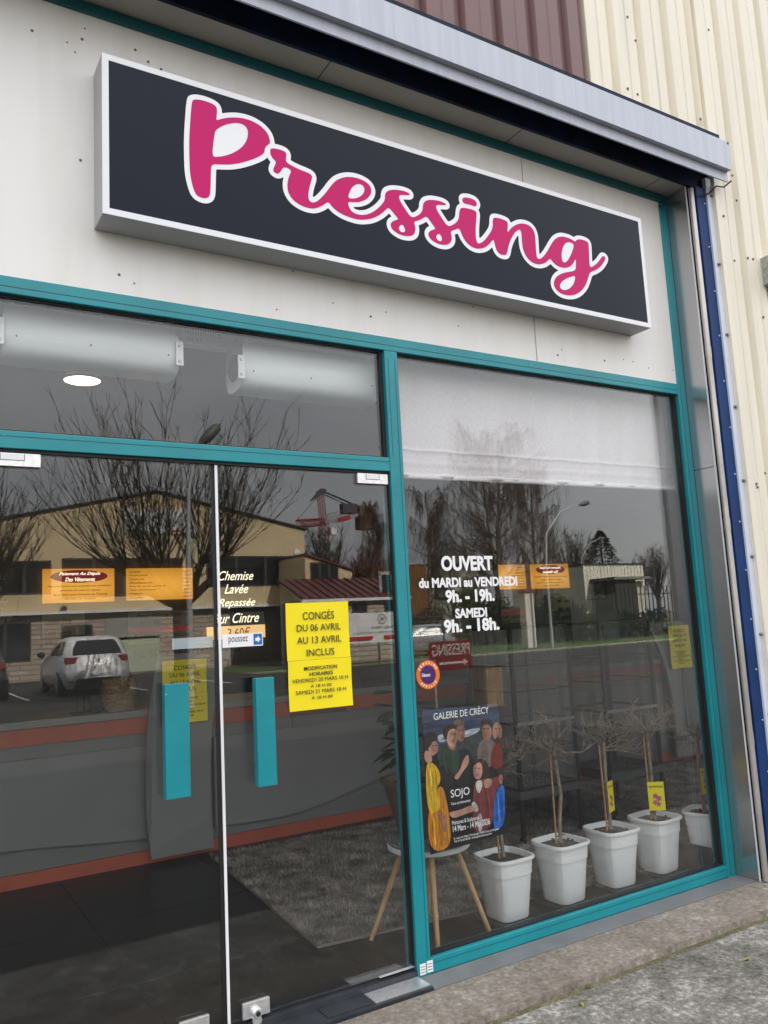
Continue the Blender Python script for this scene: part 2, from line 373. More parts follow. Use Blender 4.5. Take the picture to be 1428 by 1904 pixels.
st = MB()
for k in range(9): st.lathe([(.010, .006), (.010, -.006), (.005, -.012)], (tx1-.012, -.214, .45+k*.46), 8, 'y')
st.build_each('trim_screw', mat('grey_rivet', (.2, .2, .22), .4, metal=.6), shop)
MB().box(XR+.001, XR+.03, -.152, .0, .0, 4.18).build('jamb_panel', JAMB, shop)
MB().box(XR-.002, XR+.003, -.159, -.152, .0, 4.18).build('jamb_corner_trim', ALUW, shop)
jl = MB(); jl.box(XR-.0004, XR+.001, -.151, -.002, 1.99+.39, 1.993+.39); jl.build('jamb_joint', BLACK, shop)
pp = MB(); pp.tube([(4.262, -.178, z) for z in (.005, 1.2, 2.4, 4.16)], .0175, 14)
pipe = pp.build('downpipe', GALV, shop, smooth=True)
pc = MB()
for z in (.75, 1.99, 3.05): pc.tube([(4.262, -.178, z), (4.262, -.178, z+.07)], .0190, 14)
pc.build_each('pipe_sleeve', GALV, pipe, smooth=True)
# body of the building
DARKWALL = mat('rendered_block', (.35, .34, .32), .85)
BW = mat('shop_back_wall', (.13, .13, .125), .6, var=.08, scale=2)
CEIL = mat('grey_ceiling', (.055, .055, .06), .75)
MB().box(-8, 10, -.19, 12, 6.45, 6.6).build('roof', DARKWALL, shop)
MB().box(X0-.1, XM+.4, .062, 4.95, 3.02, 3.12).build('ceiling', CEIL, shop)
MB().box(X0-.1, XM+.4, .062, .12, 3.121, 6.4).build('upper_wall', DARKWALL, shop)
MB().box(X0-.1, XM+.4, 4.80, 4.95, 0, 3.018).build('back_wall', BW, shop)
MB().box(X0-.1, X0, .05, 4.795, 0, 3.018).build('side_wall', BW, shop)
MB().box(XM+.03, XM+.13, .062, 4.795, 0, 3.018).build('side_wall', BW, shop)
MB().box(4.272, 4.30, -.14, .06, 0, 4.15).build('corner_wall', DARKWALL, shop)
MB().box(4.20, XM+.029, .062, .10, 0, 3.018).build('front_return', BW, shop)
MB().box(-8, 10, 11.9, 12, 0, 6.44).build('rear_wall', DARKWALL, shop)
MB().box(9.9, 10, -.15, 11.89, 0, 6.44).build('gable_wall', DARKWALL, shop)
MB().box(-8, -7.9, -.15, 11.89, 0, 6.44).build('gable_wall', DARKWALL, shop)
MB().box(-7.9, X0, -.15, -.05, -.06, 6.44).build('front_wall', DARKWALL, shop)
FLOORM = mat('black_floor_tile', (.008, .008, .009), .36, spec=.25)
MB().box(X0, XM+.03, .07, 4.79, -.05, 0).build('floor', FLOORM, kind='structure')
fj = MB()
for x in (.1, 1.0, 1.9, 2.8, 3.7): fj.box(x, x+.004, .2, 2.6, 0, .0006)
for y in (.75, 1.65): fj.box(-1, 4.4, y, y+.004, 0, .0006)
fj.build('floor_joint', mat('floor_grout', (.004, .004, .004), .8), kind='structure')

# shop front: teal frames, panes, doors
MLX, MRX = 2.0296, 2.1026
def frame(mb, x0, x1, z0, z1, y0=0.0, y1=.09): mb.bbox(x0, x1, y0, y1, z0, z1, .003)
fr = MB()
frame(fr, X0, XR-.0465, Z_T1L, Z_T1U-.0005); frame(fr, X0, MLX-.001, Z_T2L, Z_T2U); frame(fr, MLX, MRX, .0, Z_T1L-.001, -.002); frame(fr, MRX+.001, 4.170, 0.002, Z_SU)
frame(fr, .205, .278, .0, Z_T2L-.001, -.001); frame(fr, X0, .204, .002, Z_SU)
frame(fr, 4.1705, XR-.0002, .0, 4.134, -.003)
win = fr.build('shopfront_frame', TEAL, shop)
ln = MB()                                                  # the shadow line of the snap-on beads
for (x0, x1, z) in [(X0, 4.168, Z_T1L+.026), (X0, MLX-.004, Z_T2U-.022), (MRX+.004, 4.168, Z_SU-.022)]: ln.box(x0, x1, -.0012, .002, z, z+.0022)
ln.box(MRX-.018, MRX-.016, -.0032, .002, .07, Z_T1L-.04); ln.box(MLX+.017, MLX+.019, -.0032, .002, 2.33, Z_T1L-.04); ln.box(4.192, 4.194, -.0042, .002, .0, Z_T1U)
ln.build_each('bead_line', mat('teal_shadow_line', (.004, .10, .13), .6), win)
def pane(name, x0, x1, z0, z1, y0, t, gas=.016):
    g_ = MB(); g_.box(x0, x1, y0-.012, y0+.03, z0, z0+gas*.5).box(x0, x1, y0-.012, y0+.03, z1-gas*.5, z1).box(x0, x0+gas, y0-.012, y0+.03, z0+gas*.5, z1-gas*.5).box(x1-gas, x1, y0-.012, y0+.03, z0+gas*.5, z1-gas*.5)
    p = MB().box(x0+.001, x1-.001, y0, y0+t, z0+.001, z1-.001).build(name, GLASS, shop)
    if gas: g_.build_each('gasket', BLACK, p)
    return p
pane('window_pane', MRX, 4.170, Z_SU, Z_T1L, GY, .012)
pane('side_pane', X0, .205, Z_SU, Z_T2L-.013, GY, .012)
pane('transom_pane', X0, MLX, Z_T2U, Z_T1L, GY, .012)
def door(x0, x1, hx0, hx1, hz0, hz1, left):
    d = MB().box(x0, x1, .022, .034, .045, Z_T2L-.012).build('door', GLASS, shop)
    hd = MB(); hd.bbox(hx0, hx1, -.052, -.014, hz0, hz1, .002)
    h = hd.build('handle', TEAL, d)
    hs = MB(); xm = (hx0+hx1)/2
    for z in (hz0+.09, hz1-.09): hs.tube([(xm, -.016, z), (xm, .022, z)], .014, 12)
    hs.build_each('handle_stud', CHROME, h)
    return d
pa, pb = at(306, 1273, 'y', -.052), at(361, 1480, 'y', -.052)
pc_, pd_ = at(470, 1262, 'y', -.052), at(516, 1459, 'y', -.052)
dl = door(.29, 1.150, pa.x, pb.x-.012, pb.z, pa.z, True)
dr = door(1.166, 2.024, pc_.x+.012, pd_.x, pd_.z, pc_.z, False)
MB().box(1.1665, 1.178, .018, .0215, .045, Z_T2L-.014).build('edge_strip', mat('white_edge_seal', (.85, .85, .86), .4), dr)
MB().box(1.1508, 1.1648, .024, .034, .045, Z_T2L-.014).build('edge_seal', BLACK, dl)
MB().box(X0, MLX, .012, .05, Z_T2L-.0125, Z_T2L-.0005).build('door_head_gap', BLACK, shop)
MB().box(MLX-.008, MLX-.0005, .014, .05, .05, Z_T2L-.013).build('door_side_gap', BLACK, shop)
def patch(d, x0, x1, z0, z1, inner=True):
    o = MB().bbox(x0, x1, .008, .0215, z0, z1, .0015).build('patch_fitting', CHROME, d)
    if inner:
        e = MB(); w_ = x1-x0; e.box(x0+w_*.28, x0+w_*.70, .0068, .008, z1-.026, z1-.0035); e.build('patch_cover', ALUW, o)
        e2 = MB(); e2.box(x0+w_*.27, x0+w_*.28, .0066, .0082, z1-.028, z1-.002); e2.box(x0+w_*.70, x0+w_*.71, .0066, .0082, z1-.028, z1-.002); e2.box(x0+w_*.28, x0+w_*.70, .0066, .0082, z1-.028, z1-.026); e2.build('patch_seam', BLACK, o)
    return o
patch(dl, .29, .482, 2.195, 2.245); patch(dr, 1.853, 2.018, 2.198, 2.246)
p1, p2 = at(706, 1813, 'y', .01), at(771, 1797, 'y', .01)
patch(dr, p1.x, p2.x, .048, p2.z, False)
q1, q2 = at(451, 1868, 'y', .01), at(501, 1852, 'y', .01)
lk = patch(dr, q1.x, q2.x, .048, q1.z, False)
lc = at(478, 1886, 'y', .0)
m_ = MB(); m_.lathe([(.020, .008), (.020, -.006), (.016, -.012)], (lc.x, .0, lc.z+.006), 20, 'y'); m_.lathe([(.019, .008), (.019, -.004)], (lc.x, .0, lc.z-.022), 20, 'y'); ky = m_.build('lock_cylinder', CHROME, lk)
MB().lathe([(.009, .002), (.009, -.004)], (lc.x, -.0125, lc.z+.006), 16, 'y').build('keyhole', INK, ky)
q3, q4 = at(334, 1893, 'y', .01), at(389, 1886, 'y', .01)
patch(dl, q3.x, q4.x, .048, q4.z, False)
# threshold and floor spring plates
th_ = MB(); th_.box(X0, MLX-.0005, -.125, -.004, -.01, .008); th_.box(X0, MLX-.0005, -.003, .069, -.01, .034)
th = th_.build('threshold', DARKMETAL, shop)
MB().box(MLX, 4.24, -.132, -.001, -.02, .0015).build('sill_strip', SILL, shop)
t1 = at(830, 1836, 'z', .01); t2 = at(680, 1862, 'z', .01)
MB().box(1.755, 2.026, -.105, -.006, .0085, .0125).build('floor_spring_cover', CHROME, th)
MB().box(1.54, 1.752, -.10, -.006, .0085, .0115).build('floor_spring_cover', DARKMETAL, th)
MB().box(1.56, 1.80, -.0035, -.003, .009, .033).build('threshold_riser', DARKMETAL, th)

# dangling cable at the corner, box on the cladding
cb = MB(); cb.tube([at(1224, 383, 'y', -.01), at(1262, 376, 'y', -.10), at(1296, 366, 'y', -.20), at(1318, 360, 'y', -.22), at(1332, 346, 'y', -.24), at(1346, 348, 'y', -.25), at(1360, 336, 'y', -.30)], .005, 6)
cb.build('cable', BLACK, label='thin black cable sagging across the jamb under the canopy end', cat='cable')
bx = thing('junction_box', 'weathered grey metal box fixed to the cream cladding', 'electrical box', (4.98, -.25, 3.75))
b0 = at(1413, 480, 'y', -.2265)
MB().bbox(b0.x, b0.x+.20, -.33, -.2005, b0.z-.19, b0.z+.0, .006).build('housing', mat('weathered_zinc', (.36, .35, .31), .6, var=.3, scale=30), bx)
MB().box(b0.x+.03, b0.x+.17, -.336, -.3305, b0.z-.16, b0.z-.02).build('cover_plate', mat('weathered_zinc2', (.28, .28, .25), .6, var=.3, scale=30), bx)
# grit gathered in the joint, hairline cracks
R_ = random.Random(41); gm = MB()
for k in range(260):
    x = R_.uniform(1.6, 4.6); y = R_.choice([R_.gauss(-.455, .016), R_.gauss(-.445, .012), R_.uniform(-.9, -.15)]); s_ = R_.uniform(.0012, .0042)
    z = -.030 if y < -.475 else (-.034 if y < -.435 else -.002)
    gm.add([(x-s_, y, z), (x, y-s_, z), (x+s_, y, z), (x, y+s_, z), (x+s_*.2, y, z+s_*1.1)], [(0, 1, 4), (1, 2, 4), (2, 3, 4), (3, 0, 4)])
gm.build('grit', mat('grit_stone', (.20, .18, .15), .9, var=.6, scale=90), kind='stuff')
ck = MB()
for (xa, ya, xb, yb_) in [(2.35, -.43, 2.52, -.14), (3.30, -.43, 3.62, -.30), (2.75, -.48, 3.4, -.95)]:
    p_ = [(xa+(xb-xa)*t/9+R_.uniform(-.012, .012), ya+(yb_-ya)*t/9+R_.uniform(-.006, .006), -.0016 if ya > -.47 else -.0296) for t in range(10)]
    for a_, c_ in zip(p_, p_[1:]): ck.quad((a_[0]-.0012, a_[1]-.001, a_[2]), (c_[0]-.0012, c_[1]-.001, c_[2]), (c_[0]+.0012, c_[1]+.001, c_[2]), (a_[0]+.0012, a_[1]+.001, a_[2]))
ck.build('pavement_crack', mat('crack_dark', (.03, .028, .022), .9), kind='structure')
# leaves on the pavement
lf = mat('dry_leaf', (.28, .26, .03), .7)
for i, (px, py, lab) in enumerate([(1387, 1785, 'small yellow green leaf lying on the worn pavement near right edge'), (1082, 1868, 'small fallen leaf on the pavement below the sill'), (1095, 1835, 'curled brown leaf close to the kerb edge')]):
    p = at(px, py, 'z', -.028); a = i*1.1
    vs = []
    for t in range(7):
        u = t/6; wv = .008*math.sin(math.pi*u); cx, sx = math.cos(a), math.sin(a)
        for s_ in (-1, 1): vs.append((p.x+cx*(u-.5)*.045-sx*s_*wv, p.y+sx*(u-.5)*.045+cx*s_*wv, -.0275+.006*math.sin(math.pi*u)))
    MB().add(vs, [(2*t, 2*t+1, 2*t+3, 2*t+2) for t in range(6)]).build('leaf', lf if i < 2 else mat('brown_leaf', (.12, .07, .03), .8), label=lab, cat='leaf')

# ------------------------------------------------------------------ illuminated shop sign
sx0, sx1, sz0, sz1, syf = .678, 3.800, 3.185, 3.869, -.149
sign = thing('shop_sign', 'long dark grey box sign with pink script lettering on the white fascia', 'sign', ((sx0+sx1)/2, -.07, sz0))
MB().bbox(sx0, sx1, syf+.004, .003, sz0, sz1, .003).build('box', mat('sign_box_grey', (.40, .40, .41), .45), sign)
bw = .026; fr = MB(); fr.box(sx0, sx1, syf, syf+.0035, sz0, sz0+bw).box(sx0, sx1, syf, syf+.0035, sz1-bw, sz1).box(sx0, sx0+bw, syf, syf+.0035, sz0+bw, sz1-bw).box(sx1-bw, sx1, syf, syf+.0035, sz0+bw, sz1-bw)
fr.build('border', mat('white_sign_frame', (.80, .81, .83), .4), sign)
MB().box(sx0+bw, sx1-bw, syf+.0012, syf+.0035, sz0+bw, sz1-bw).build('face', mat('charcoal_acrylic', (.009, .013, .024), .2, spec=.14), sign)
def zp(pts, sc_, ox, oy, y):
    o = []
    for u, v in pts:
        p = at(ox+u/sc_, oy+v/sc_, 'y', y); o.append((p.x, p.z))
    return o
A_, B_, C_, D_, E_ = (7.14, 330, 160), (5.95, 480, 260), (7.14, 670, 320), (7.933, 830, 350), (7.516, 960, 400)
yl = syf-.001
Pout = zp([(190,205),(215,178),(300,180),(420,215),(500,255),(527,300),(520,400),(512,460),(580,435),(700,415),(850,420),(1000,465),(1120,540),(1200,630),(1228,720),(1228,765),(1185,790),(1158,830),(1155,890),(1080,940),(950,990),(800,1030),(680,1043),(560,1040),(450,1036),(443,1150),(438,1430),(410,1480),(360,1492),(290,1472),(235,1430),(190,1290),(165,1150),(157,950),(155,700),(170,450)], *A_, yl)
Phole = zp([(497,605),(520,575),(600,525),(700,495),(800,488),(880,510),(925,560),(938,630),(920,720),(860,810),(760,880),(640,925),(540,940),(460,940),(475,760)], *A_, yl)
W = zp([(150,92),(230,103),(300,130),(315,165),(302,240),(360,280),(450,325),(540,360),(590,385),(600,420),(570,510),(552,610),(560,665),(590,695),(640,690),(700,640),(760,570),(810,500),(870,440),(960,410),(1050,410),(1150,440),(1220,485),(1253,540),(1250,600),(1200,660),(1120,690),(1050,690),(992,685),(1000,730),(1030,790),(1080,820),(1150,833),(1230,820),(1320,765),(1380,700)], *B_, yl)
W += zp([(327,360),(325,310),(340,265),(380,240),(450,230),(560,245),(630,270),(658,290),(650,308),(590,305),(530,300),(510,325),(530,390),(600,500),(675,605),(740,590),(800,550),(830,490),(828,450),(840,405),(875,375),(950,365),(1060,385),(1120,410),(1142,428),(1130,442),(1060,435),(1015,435),(1000,465),(1030,530),(1100,640),(1160,722),(1220,705),(1280,665)], *C_, yl)
W += zp([(184,440),(185,400),(195,320),(215,290),(270,288),(370,310),(430,335),(448,370),(438,480),(430,620),(435,740),(455,805),(480,818),(540,790),(610,710),(685,590),(683,460),(700,432),(760,437),(850,465),(905,495),(905,560),(898,665),(940,600),(1000,550),(1070,522),(1130,518),(1210,540),(1270,590),(1305,670),(1315,780),(1322,930),(1335,1030)], *D_, yl)
W += zp([(320,617),(370,590),(430,510),(490,400),(540,330),(610,297),(690,305),(770,335),(822,375),(840,345),(880,335),(950,350),(1005,380),(1012,430),(1020,600),(1025,738),(1090,705),(1150,650),(1195,575),(1225,572),(1250,595),(1235,640),(1180,720),(1110,770),(1025,800),(1005,880),(970,980),(910,1060),(830,1112),(750,1125),(650,1110),(570,1060),(525,990),(525,920),(560,860),(620,820),(700,797),(830,778),(833,690),(833,600),(800,670),(750,725),(670,740),(590,720),(520,670),(472,600),(430,650),(380,680),(310,690),(230,670),(150,600),(100,500),(80,400),(72,240),(50,203)], *E_, yl)
W += zp([(1070,610),(1020,640),(960,730),(915,850),(895,970),(860,990),(790,975),(740,920),(715,830),(695,745),(630,830),(560,880),(480,895),(400,880),(310,820),(240,720),(192,585),(130,610)], *D_, yl)
W += zp([(1195,785),(1215,860),(1210,920),(1170,960),(1100,970),(1010,945),(930,890),(898,830),(915,785),(960,765),(1005,755),(940,670),(880,580),(820,620),(770,642),(708,660),(735,740),(725,810),(690,845),(620,853),(520,830),(430,770),(398,710),(410,665),(460,638),(512,628),(450,555),(375,460),(310,530),(230,585),(130,625)], *C_, yl)
W += zp([(1130,886),(1050,870),(940,830),(860,780),(810,730),(775,680),(720,725),(640,758),(580,760),(490,735),(400,680),(345,610),(322,540),(325,460),(345,390),(372,335),(282,290),(240,370),(200,375),(160,340),(185,280),(202,240),(160,205),(135,160),(132,105)], *B_, yl)
Idot = zp([(232,165),(245,140),(290,135),(370,150),(430,185),(450,220),(445,255),(425,272),(340,240),(245,222)], *D_, yl)
holes = [Phole, zp([(993,645),(1005,590),(1040,520),(1090,488),(1140,490),(1175,525),(1175,580),(1130,630),(1060,652)], *B_, yl),
         zp([(560,692),(585,735),(600,780),(575,802),(530,790),(507,745),(525,710)], *C_, yl), zp([(1050,812),(1080,860),(1085,905),(1060,920),(1020,900),(1003,860),(1020,830)], *C_, yl),
         zp([(805,410),(770,385),(720,375),(675,400),(640,480),(630,570),(645,650),(675,665),(715,640),(760,560),(795,470)], *E_, yl), zp([(828,845),(760,862),(680,895),(625,940),(605,990),(625,1035),(680,1050),(740,1030),(790,980),(815,920)], *E_, yl)]
sm = lambda p: np.array(smooth_poly(p, 2))
polys = [sm(Pout), sm(W), sm(Idot)]; hl = [sm(h) for h in holes]
sdf_mesh(polys, hl, syf-.0005, grow=.0225, step=.0045, fill_holes=True).build('lettering_outline', mat('white_sign_vinyl', (.84, .85, .88), .35), sign)
sdf_mesh(polys, hl, syf-.0015, grow=0.0, step=.0045).build('lettering', mat('magenta_vinyl', (.56, .008, .14), .33, spec=.16), sign)

# ------------------------------------------------------------------ papers, lettering and stickers on the glass
yo = .0205                                                # just in front of the door glass
def notice(name, x0, x1, z0, z1, y, label, m=YELLOW, flip=False, parent=None, curl=True):
    nt_ = thing(name, label, 'notice', ((x0+x1)/2, y, z0))
    zs = z0+(z1-z0)*.46
    sh = MB(); n_ = 14
    for (a, b_, dy) in ((zs+.001, z1, 0), (z0, zs, -.0012)):
        for i in range(n_):
            for j in range(6):
                u0, u1 = i/n_, (i+1)/n_; v0, v1 = j/6, (j+1)/6
                yy = lambda u, v: y+dy-.0035*(abs(2*u-1)**3)*abs(2*v-1)
                P_ = lambda u, v: (x0+(x1-x0)*u+(.002 if dy else 0), yy(u, v), a+(b_-a)*v)
                sh.quad(P_(u0, v0), P_(u1, v0), P_(u1, v1), P_(u0, v1))
    o = sh.build('sheet', m, nt_, smooth=True)
    w_ = x1-x0; yt = y-.0045; s_ = (z1-zs)
    text('heading', 'CONGÉS', INK, nt_, x0+w_*.26, x0+w_*.76, z1-s_*.30, z1-s_*.13, yt, thick=.0006)
    text('heading', 'DU 06 AVRIL', INK, nt_, x0+w_*.16, x0+w_*.86, z1-s_*.50, z1-s_*.38, yt, thick=.0006)
    text('heading', 'AU 13 AVRIL', INK, nt_, x0+w_*.16, x0+w_*.86, z1-s_*.715, z1-s_*.595, yt, thick=.0006)
    text('heading', 'INCLUS', INK, nt_, x0+w_*.30, x0+w_*.74, z1-s_*.935, z1-s_*.815, yt, thick=.0006)
    h = zs-z0
    for i, (t, a, b_, off) in enumerate([('MODIFICATION', .25, .77, .012), ('HORAIRES', .33, .70, .012), ('VENDREDI 20 MARS 10 H', .06, .94, 0), ('À 18 H 00', .34, .67, 0), ('SAMEDI 21 MARS 10 H', .11, .90, 0), ('À 18 H 00', .35, .68, 0)]):
        zt = zs-h*(.13+.118*i); text('hours_text', t, INK, nt_, x0+w_*a, x0+w_*b_, zt-h*.075, zt, yt-.0012, thick=.0006, offset=off)
    return nt_
a, c = at(530, 1122, 'y', yo), at(655, 1311, 'y', yo)
n1 = notice('closing_notice', a.x, c.x, c.z, a.z, yo, 'bright yellow holiday closing notice taped to the right door glass')
tp = MB(); tp.box(a.x+.03, c.x-.02, yo-.0005, yo+.0002, a.z+.002, a.z+.016); tp.box(a.x+.005, c.x-.03, yo-.0005, yo+.0002, c.z-.022, c.z-.002); tp.build_each('tape', glass_mat('tape_film', .05, .4, (.78, .8, .8)), n1)
a, c = at(413, 1180, 'y', yo), at(489, 1200, 'y', yo)
pz = thing('push_label', 'white poussez push label with blue arrow square on right door', 'label', (a.x, yo, c.z))
MB().box(a.x, c.x, yo-.0004, yo+.0004, c.z, a.z).build('strip', LETW, pz)
w_ = c.x-a.x; h_ = a.z-c.z
MB().box(c.x-w_*.235, c.x-w_*.02, yo-.0009, yo-.0005, c.z+h_*.08, a.z-h_*.08).build('square', mat('label_blue', (.01, .13, .42), .4), pz)
ax = c.x-w_*.19; az = (a.z+c.z)/2
MB().prism([(ax, yo-.0012, az-h_*.12), (ax, yo-.0012, az+h_*.12), (ax+w_*.06, yo-.0012, az+h_*.12), (ax+w_*.06, yo-.0012, az+h_*.28), (ax+w_*.13, yo-.0012, az), (ax+w_*.06, yo-.0012, az-h_*.28), (ax+w_*.06, yo-.0012, az-h_*.12)], (0, .0002, 0)).build('arrow', LETW, pz)
text('word', 'poussez', INK, pz, a.x+w_*.15, a.x+w_*.62, c.z+h_*.22, a.z-h_*.24, yo-.0006, thick=.0004)
a, c = at(322, 1186, 'y', yo), at(400, 1203, 'y', yo)
MB().box(a.x, c.x-.004, .0345, .0352, c.z, a.z-.003).build('blank_label', mat('label_back', (.50, .56, .60), .5), label='pale blue blank back of a label strip on left door', cat='label')
hx = thing('opening_hours', 'white opening hours lettering on the right window pane', 'lettering', (2.47, GY, 1.48))
yw = GY-.0012
for i, (t, px0, py0, px1, py1, off, hgt) in enumerate([('OUVERT', 821, 1062, 917, 1059, .042, .073), ('du MARDI au VENDREDI', 779, 1091.5, 962, 1089.5, .040, .046), ('9h. - 19h.', 829, 1121, 920, 1117, .042, .062), ('SAMEDI', 847, 1148.5, 906, 1147, .040, .046), ('9h. - 18h.', 826, 1176, 929, 1172, .042, .064)]):
    a, c = at(px0, py0, 'y', yw), at(px1, py1, 'y', yw); z = (a.z+c.z)/2
    text('hours_line', t, LETW, hx, a.x, c.x, z-.002, z+hgt, yw, offset=off, thick=.0006)
# round affiliate sticker
cbx = at(796, 1254.5, 'y', yw); st_ = thing('round_sticker', 'round orange and purple affiliate sticker near the mullion', 'sticker', (cbx.x, yw, cbx.z-.067))
def disc(mb, c, r, y, n=48, rx=1.0):
    mb.add([(c.x+r*rx*math.cos(2*math.pi*k/n), y, c.z+r*math.sin(2*math.pi*k/n)) for k in range(n)], [tuple(range(n))]); return mb
disc(MB(), cbx, .067, yw).build('ring', mat('sticker_orange', (.80, .17, .01), .45), st_)
disc(MB(), cbx, .044, yw-.0006).build('centre', mat('sticker_purple', (.055, .012, .12), .45), st_)
text('logo', '5àsec', LETW, st_, cbx.x-.037, cbx.x+.012, cbx.z-.008, cbx.z+.008, yw-.0009, offset=.02, thick=.0003)
def ring_text(s, r, a0, a1, flip):
    mb = MB()
    for i, ch in enumerate(s):
        vs, fs = text_mesh(ch, offset=.03); xs = [v.x for v in vs]; cxx = (min(xs)+max(xs))/2
        a = a0+(a1-a0)*i/(len(s)-1); ca, sa = math.cos(a), math.sin(a); k = .0165
        out = []
        for v in vs:
            u, q = (v.x-cxx)*k, (v.y-.35)*k
            if flip: px_, pz_ = (r-q)*ca - u*sa, (r-q)*sa + u*ca
            else: px_, pz_ = (r+q)*ca + u*sa, (r+q)*sa - u*ca
            out.append((cbx.x+px_, yw-.0009-(.0003 if v.z > 0 else 0), cbx.z+pz_))
        mb.add(out, fs)
    return mb
ring_text('PRESSING', .0555, math.radians(150), math.radians(30), False).build('ring_text', LETW, st_)
ring_text('AFFILIÉ', .0555, math.radians(225), math.radians(318), True).build('ring_text', LETW, st_)
# small white stickers at the mullion foot
for i, (px0, py0, px1, py1, lab) in enumerate([(781, 1794, 793, 1811, 'small white sticker low on the mullion, left one of the pair'), (794, 1788, 806, 1806, 'small white sticker on the corner of the teal sill')]):
    a, c = at(px0, py0, 'y', -.006), at(px1, py1, 'y', -.006)
    t_ = thing('frame_sticker', lab, 'sticker', (a.x, -.006, c.z)); MB().box(a.x, c.x, -.0046, -.0036, c.z, a.z).build('paper', LETW, t_)
    dk = MB(); h_ = a.z-c.z
    for k in range(3): dk.box(a.x+.004, c.x-.004, -.0052, -.0047, c.z+h_*(.2+.25*k), c.z+h_*(.25+.25*k))
    dk.build('print', INK, t_)

# ------------------------------------------------------------------ gallery poster behind the pane
YP = .062
po = thing('gallery_poster', 'painted gallery exhibition poster with a group of figures inside window', 'poster', tuple(at(865, 1590, 'y', YP)))
def pp_(pts, y): return [tuple(at(780+u/5.95, 1280+v/5.95, 'y', y)) for u, v in pts]
_k = [0]
def blob(name, pts, col, it=2, var=.25, stretch=(1, 1, 1), sc_=22):
    _k[0] += 1; y = YP-.00015*_k[0]
    q = pp_(pts, y); q2 = smooth_poly([(p[0], p[2]) for p in q], it) if it else [(p[0], p[2]) for p in q]
    m = mat('poster_ink_%02d' % _k[0], col, .45, var=var, scale=sc_, stretch=stretch)
    return MB().add([(a, y, b_) for a, b_ in q2], [tuple(range(len(q2)))]).build(name, m, po)
sheetp = MB(); sheetp.prism(pp_([(20, 240), (875, 160), (975, 1600), (120, 1840)], YP), (0, .001, 0)); sheetp.build('sheet', mat('poster_black', (.006, .006, .008), .4), po)
blob('painted_sky', [(24, 245), (870, 166), (905, 640), (60, 700)], (.035, .055, .12), 0, .6, (1, 1, 3), 9)
blob('painted_foam', [(200, 500), (480, 480), (640, 430), (680, 450), (620, 500), (520, 545), (380, 530), (260, 600), (205, 590)], (.42, .46, .52), 2, .7, (1, 1, 3), 20)
blob('painted_rock', [(190, 640), (300, 600), (520, 560), (700, 470), (720, 760), (640, 820), (200, 860)], (.035, .045, .045), 2, .6)
skin, skin2, hair = (.52, .27, .19), (.42, .19, .12), (.030, .016, .010)
blob('painted_shirt', [(660, 600), (720, 545), (800, 560), (860, 640), (830, 860), (690, 880), (630, 760)], (.20, .15, .13), 2)
blob('painted_face', [(690, 420), (745, 390), (795, 430), (800, 520), (760, 585), (710, 545)], skin2, 2, .3)
blob('painted_hair', [(680, 440), (670, 360), (730, 325), (800, 355), (805, 430), (750, 385), (700, 405)], hair, 2)
blob('painted_coat', [(770, 800), (810, 660), (860, 580), (905, 590), (925, 900), (830, 900)], (.20, .018, .012), 2)
blob('painted_face', [(805, 440), (840, 365), (885, 385), (912, 470), (905, 560), (850, 580), (815, 540)], (.50, .26, .16), 2, .3)
blob('painted_beard', [(825, 555), (905, 520), (915, 600), (850, 625)], (.05, .025, .018), 2)
blob('painted_robe', [(400, 690), (520, 650), (590, 740), (600, 1080), (380, 1100)], (.012, .012, .014), 2)
blob('painted_face', [(408, 430), (460, 400), (505, 440), (500, 560), (455, 600), (410, 560)], skin2, 2, .35)
blob('painted_cap', [(360, 390), (400, 340), (470, 345), (500, 390), (495, 420), (420, 400)], (.16, .13, .07), 2)
blob('painted_shirt', [(215, 860), (240, 700), (310, 650), (390, 680), (440, 720), (430, 900), (390, 960), (280, 980), (215, 960)], (.025, .055, .035), 2)
blob('painted_sleeve', [(205, 860), (290, 840), (390, 960), (370, 1080), (280, 1090), (230, 1010)], (.018, .012, .012), 2)
blob('painted_arm', [(375, 985), (450, 900), (480, 800), (520, 735), (545, 740), (550, 830), (480, 920), (420, 1020)], skin, 2, .25)
blob('painted_neck', [(300, 590), (400, 600), (390, 690), (330, 670)], skin2, 2)
blob('painted_face', [(300, 470), (360, 425), (415, 470), (410, 590), (385, 655), (330, 640), (300, 580)], (.60, .34, .24), 2, .3)
blob('painted_hair', [(262, 540), (258, 450), (310, 395), (390, 400), (420, 450), (340, 445), (310, 500), (300, 590)], hair, 2)
blob('painted_skirt', [(80, 1400), (200, 1080), (270, 1090), (330, 1400), (360, 1760), (120, 1825)], (.62, .24, .012), 2, .45, (6, 1, 1), 16)
blob('painted_dress', [(60, 830), (150, 815), (225, 920), (235, 1030), (180, 1110), (240, 1280), (190, 1380), (90, 1390)], (.72, .44, .012), 2, .4, (6, 1, 1), 16)
blob('painted_forearm', [(190, 1350), (250, 1350), (300, 1440), (315, 1570), (280, 1600), (245, 1540)], skin2, 2)
blob('painted_neck', [(50, 680), (120, 700), (150, 820), (60, 830)], skin, 2)
blob('painted_face', [(90, 620), (150, 590), (185, 580), (203, 660), (170, 745), (110, 740)], (.58, .32, .24), 2, .3)
blob('painted_hair', [(48, 640), (45, 520), (110, 470), (190, 500), (205, 570), (150, 580), (110, 660), (60, 680)], hair, 2)
blob('painted_jacket', [(600, 1050), (660, 1000), (800, 1000), (880, 960), (900, 1060), (830, 1160), (820, 1480), (700, 1600), (600, 1600), (590, 1300)], (.20, .035, .040), 2)
blob('painted_collar', [(610, 1030), (690, 1010), (700, 1080), (650, 1190)], (.62, .60, .55), 2)
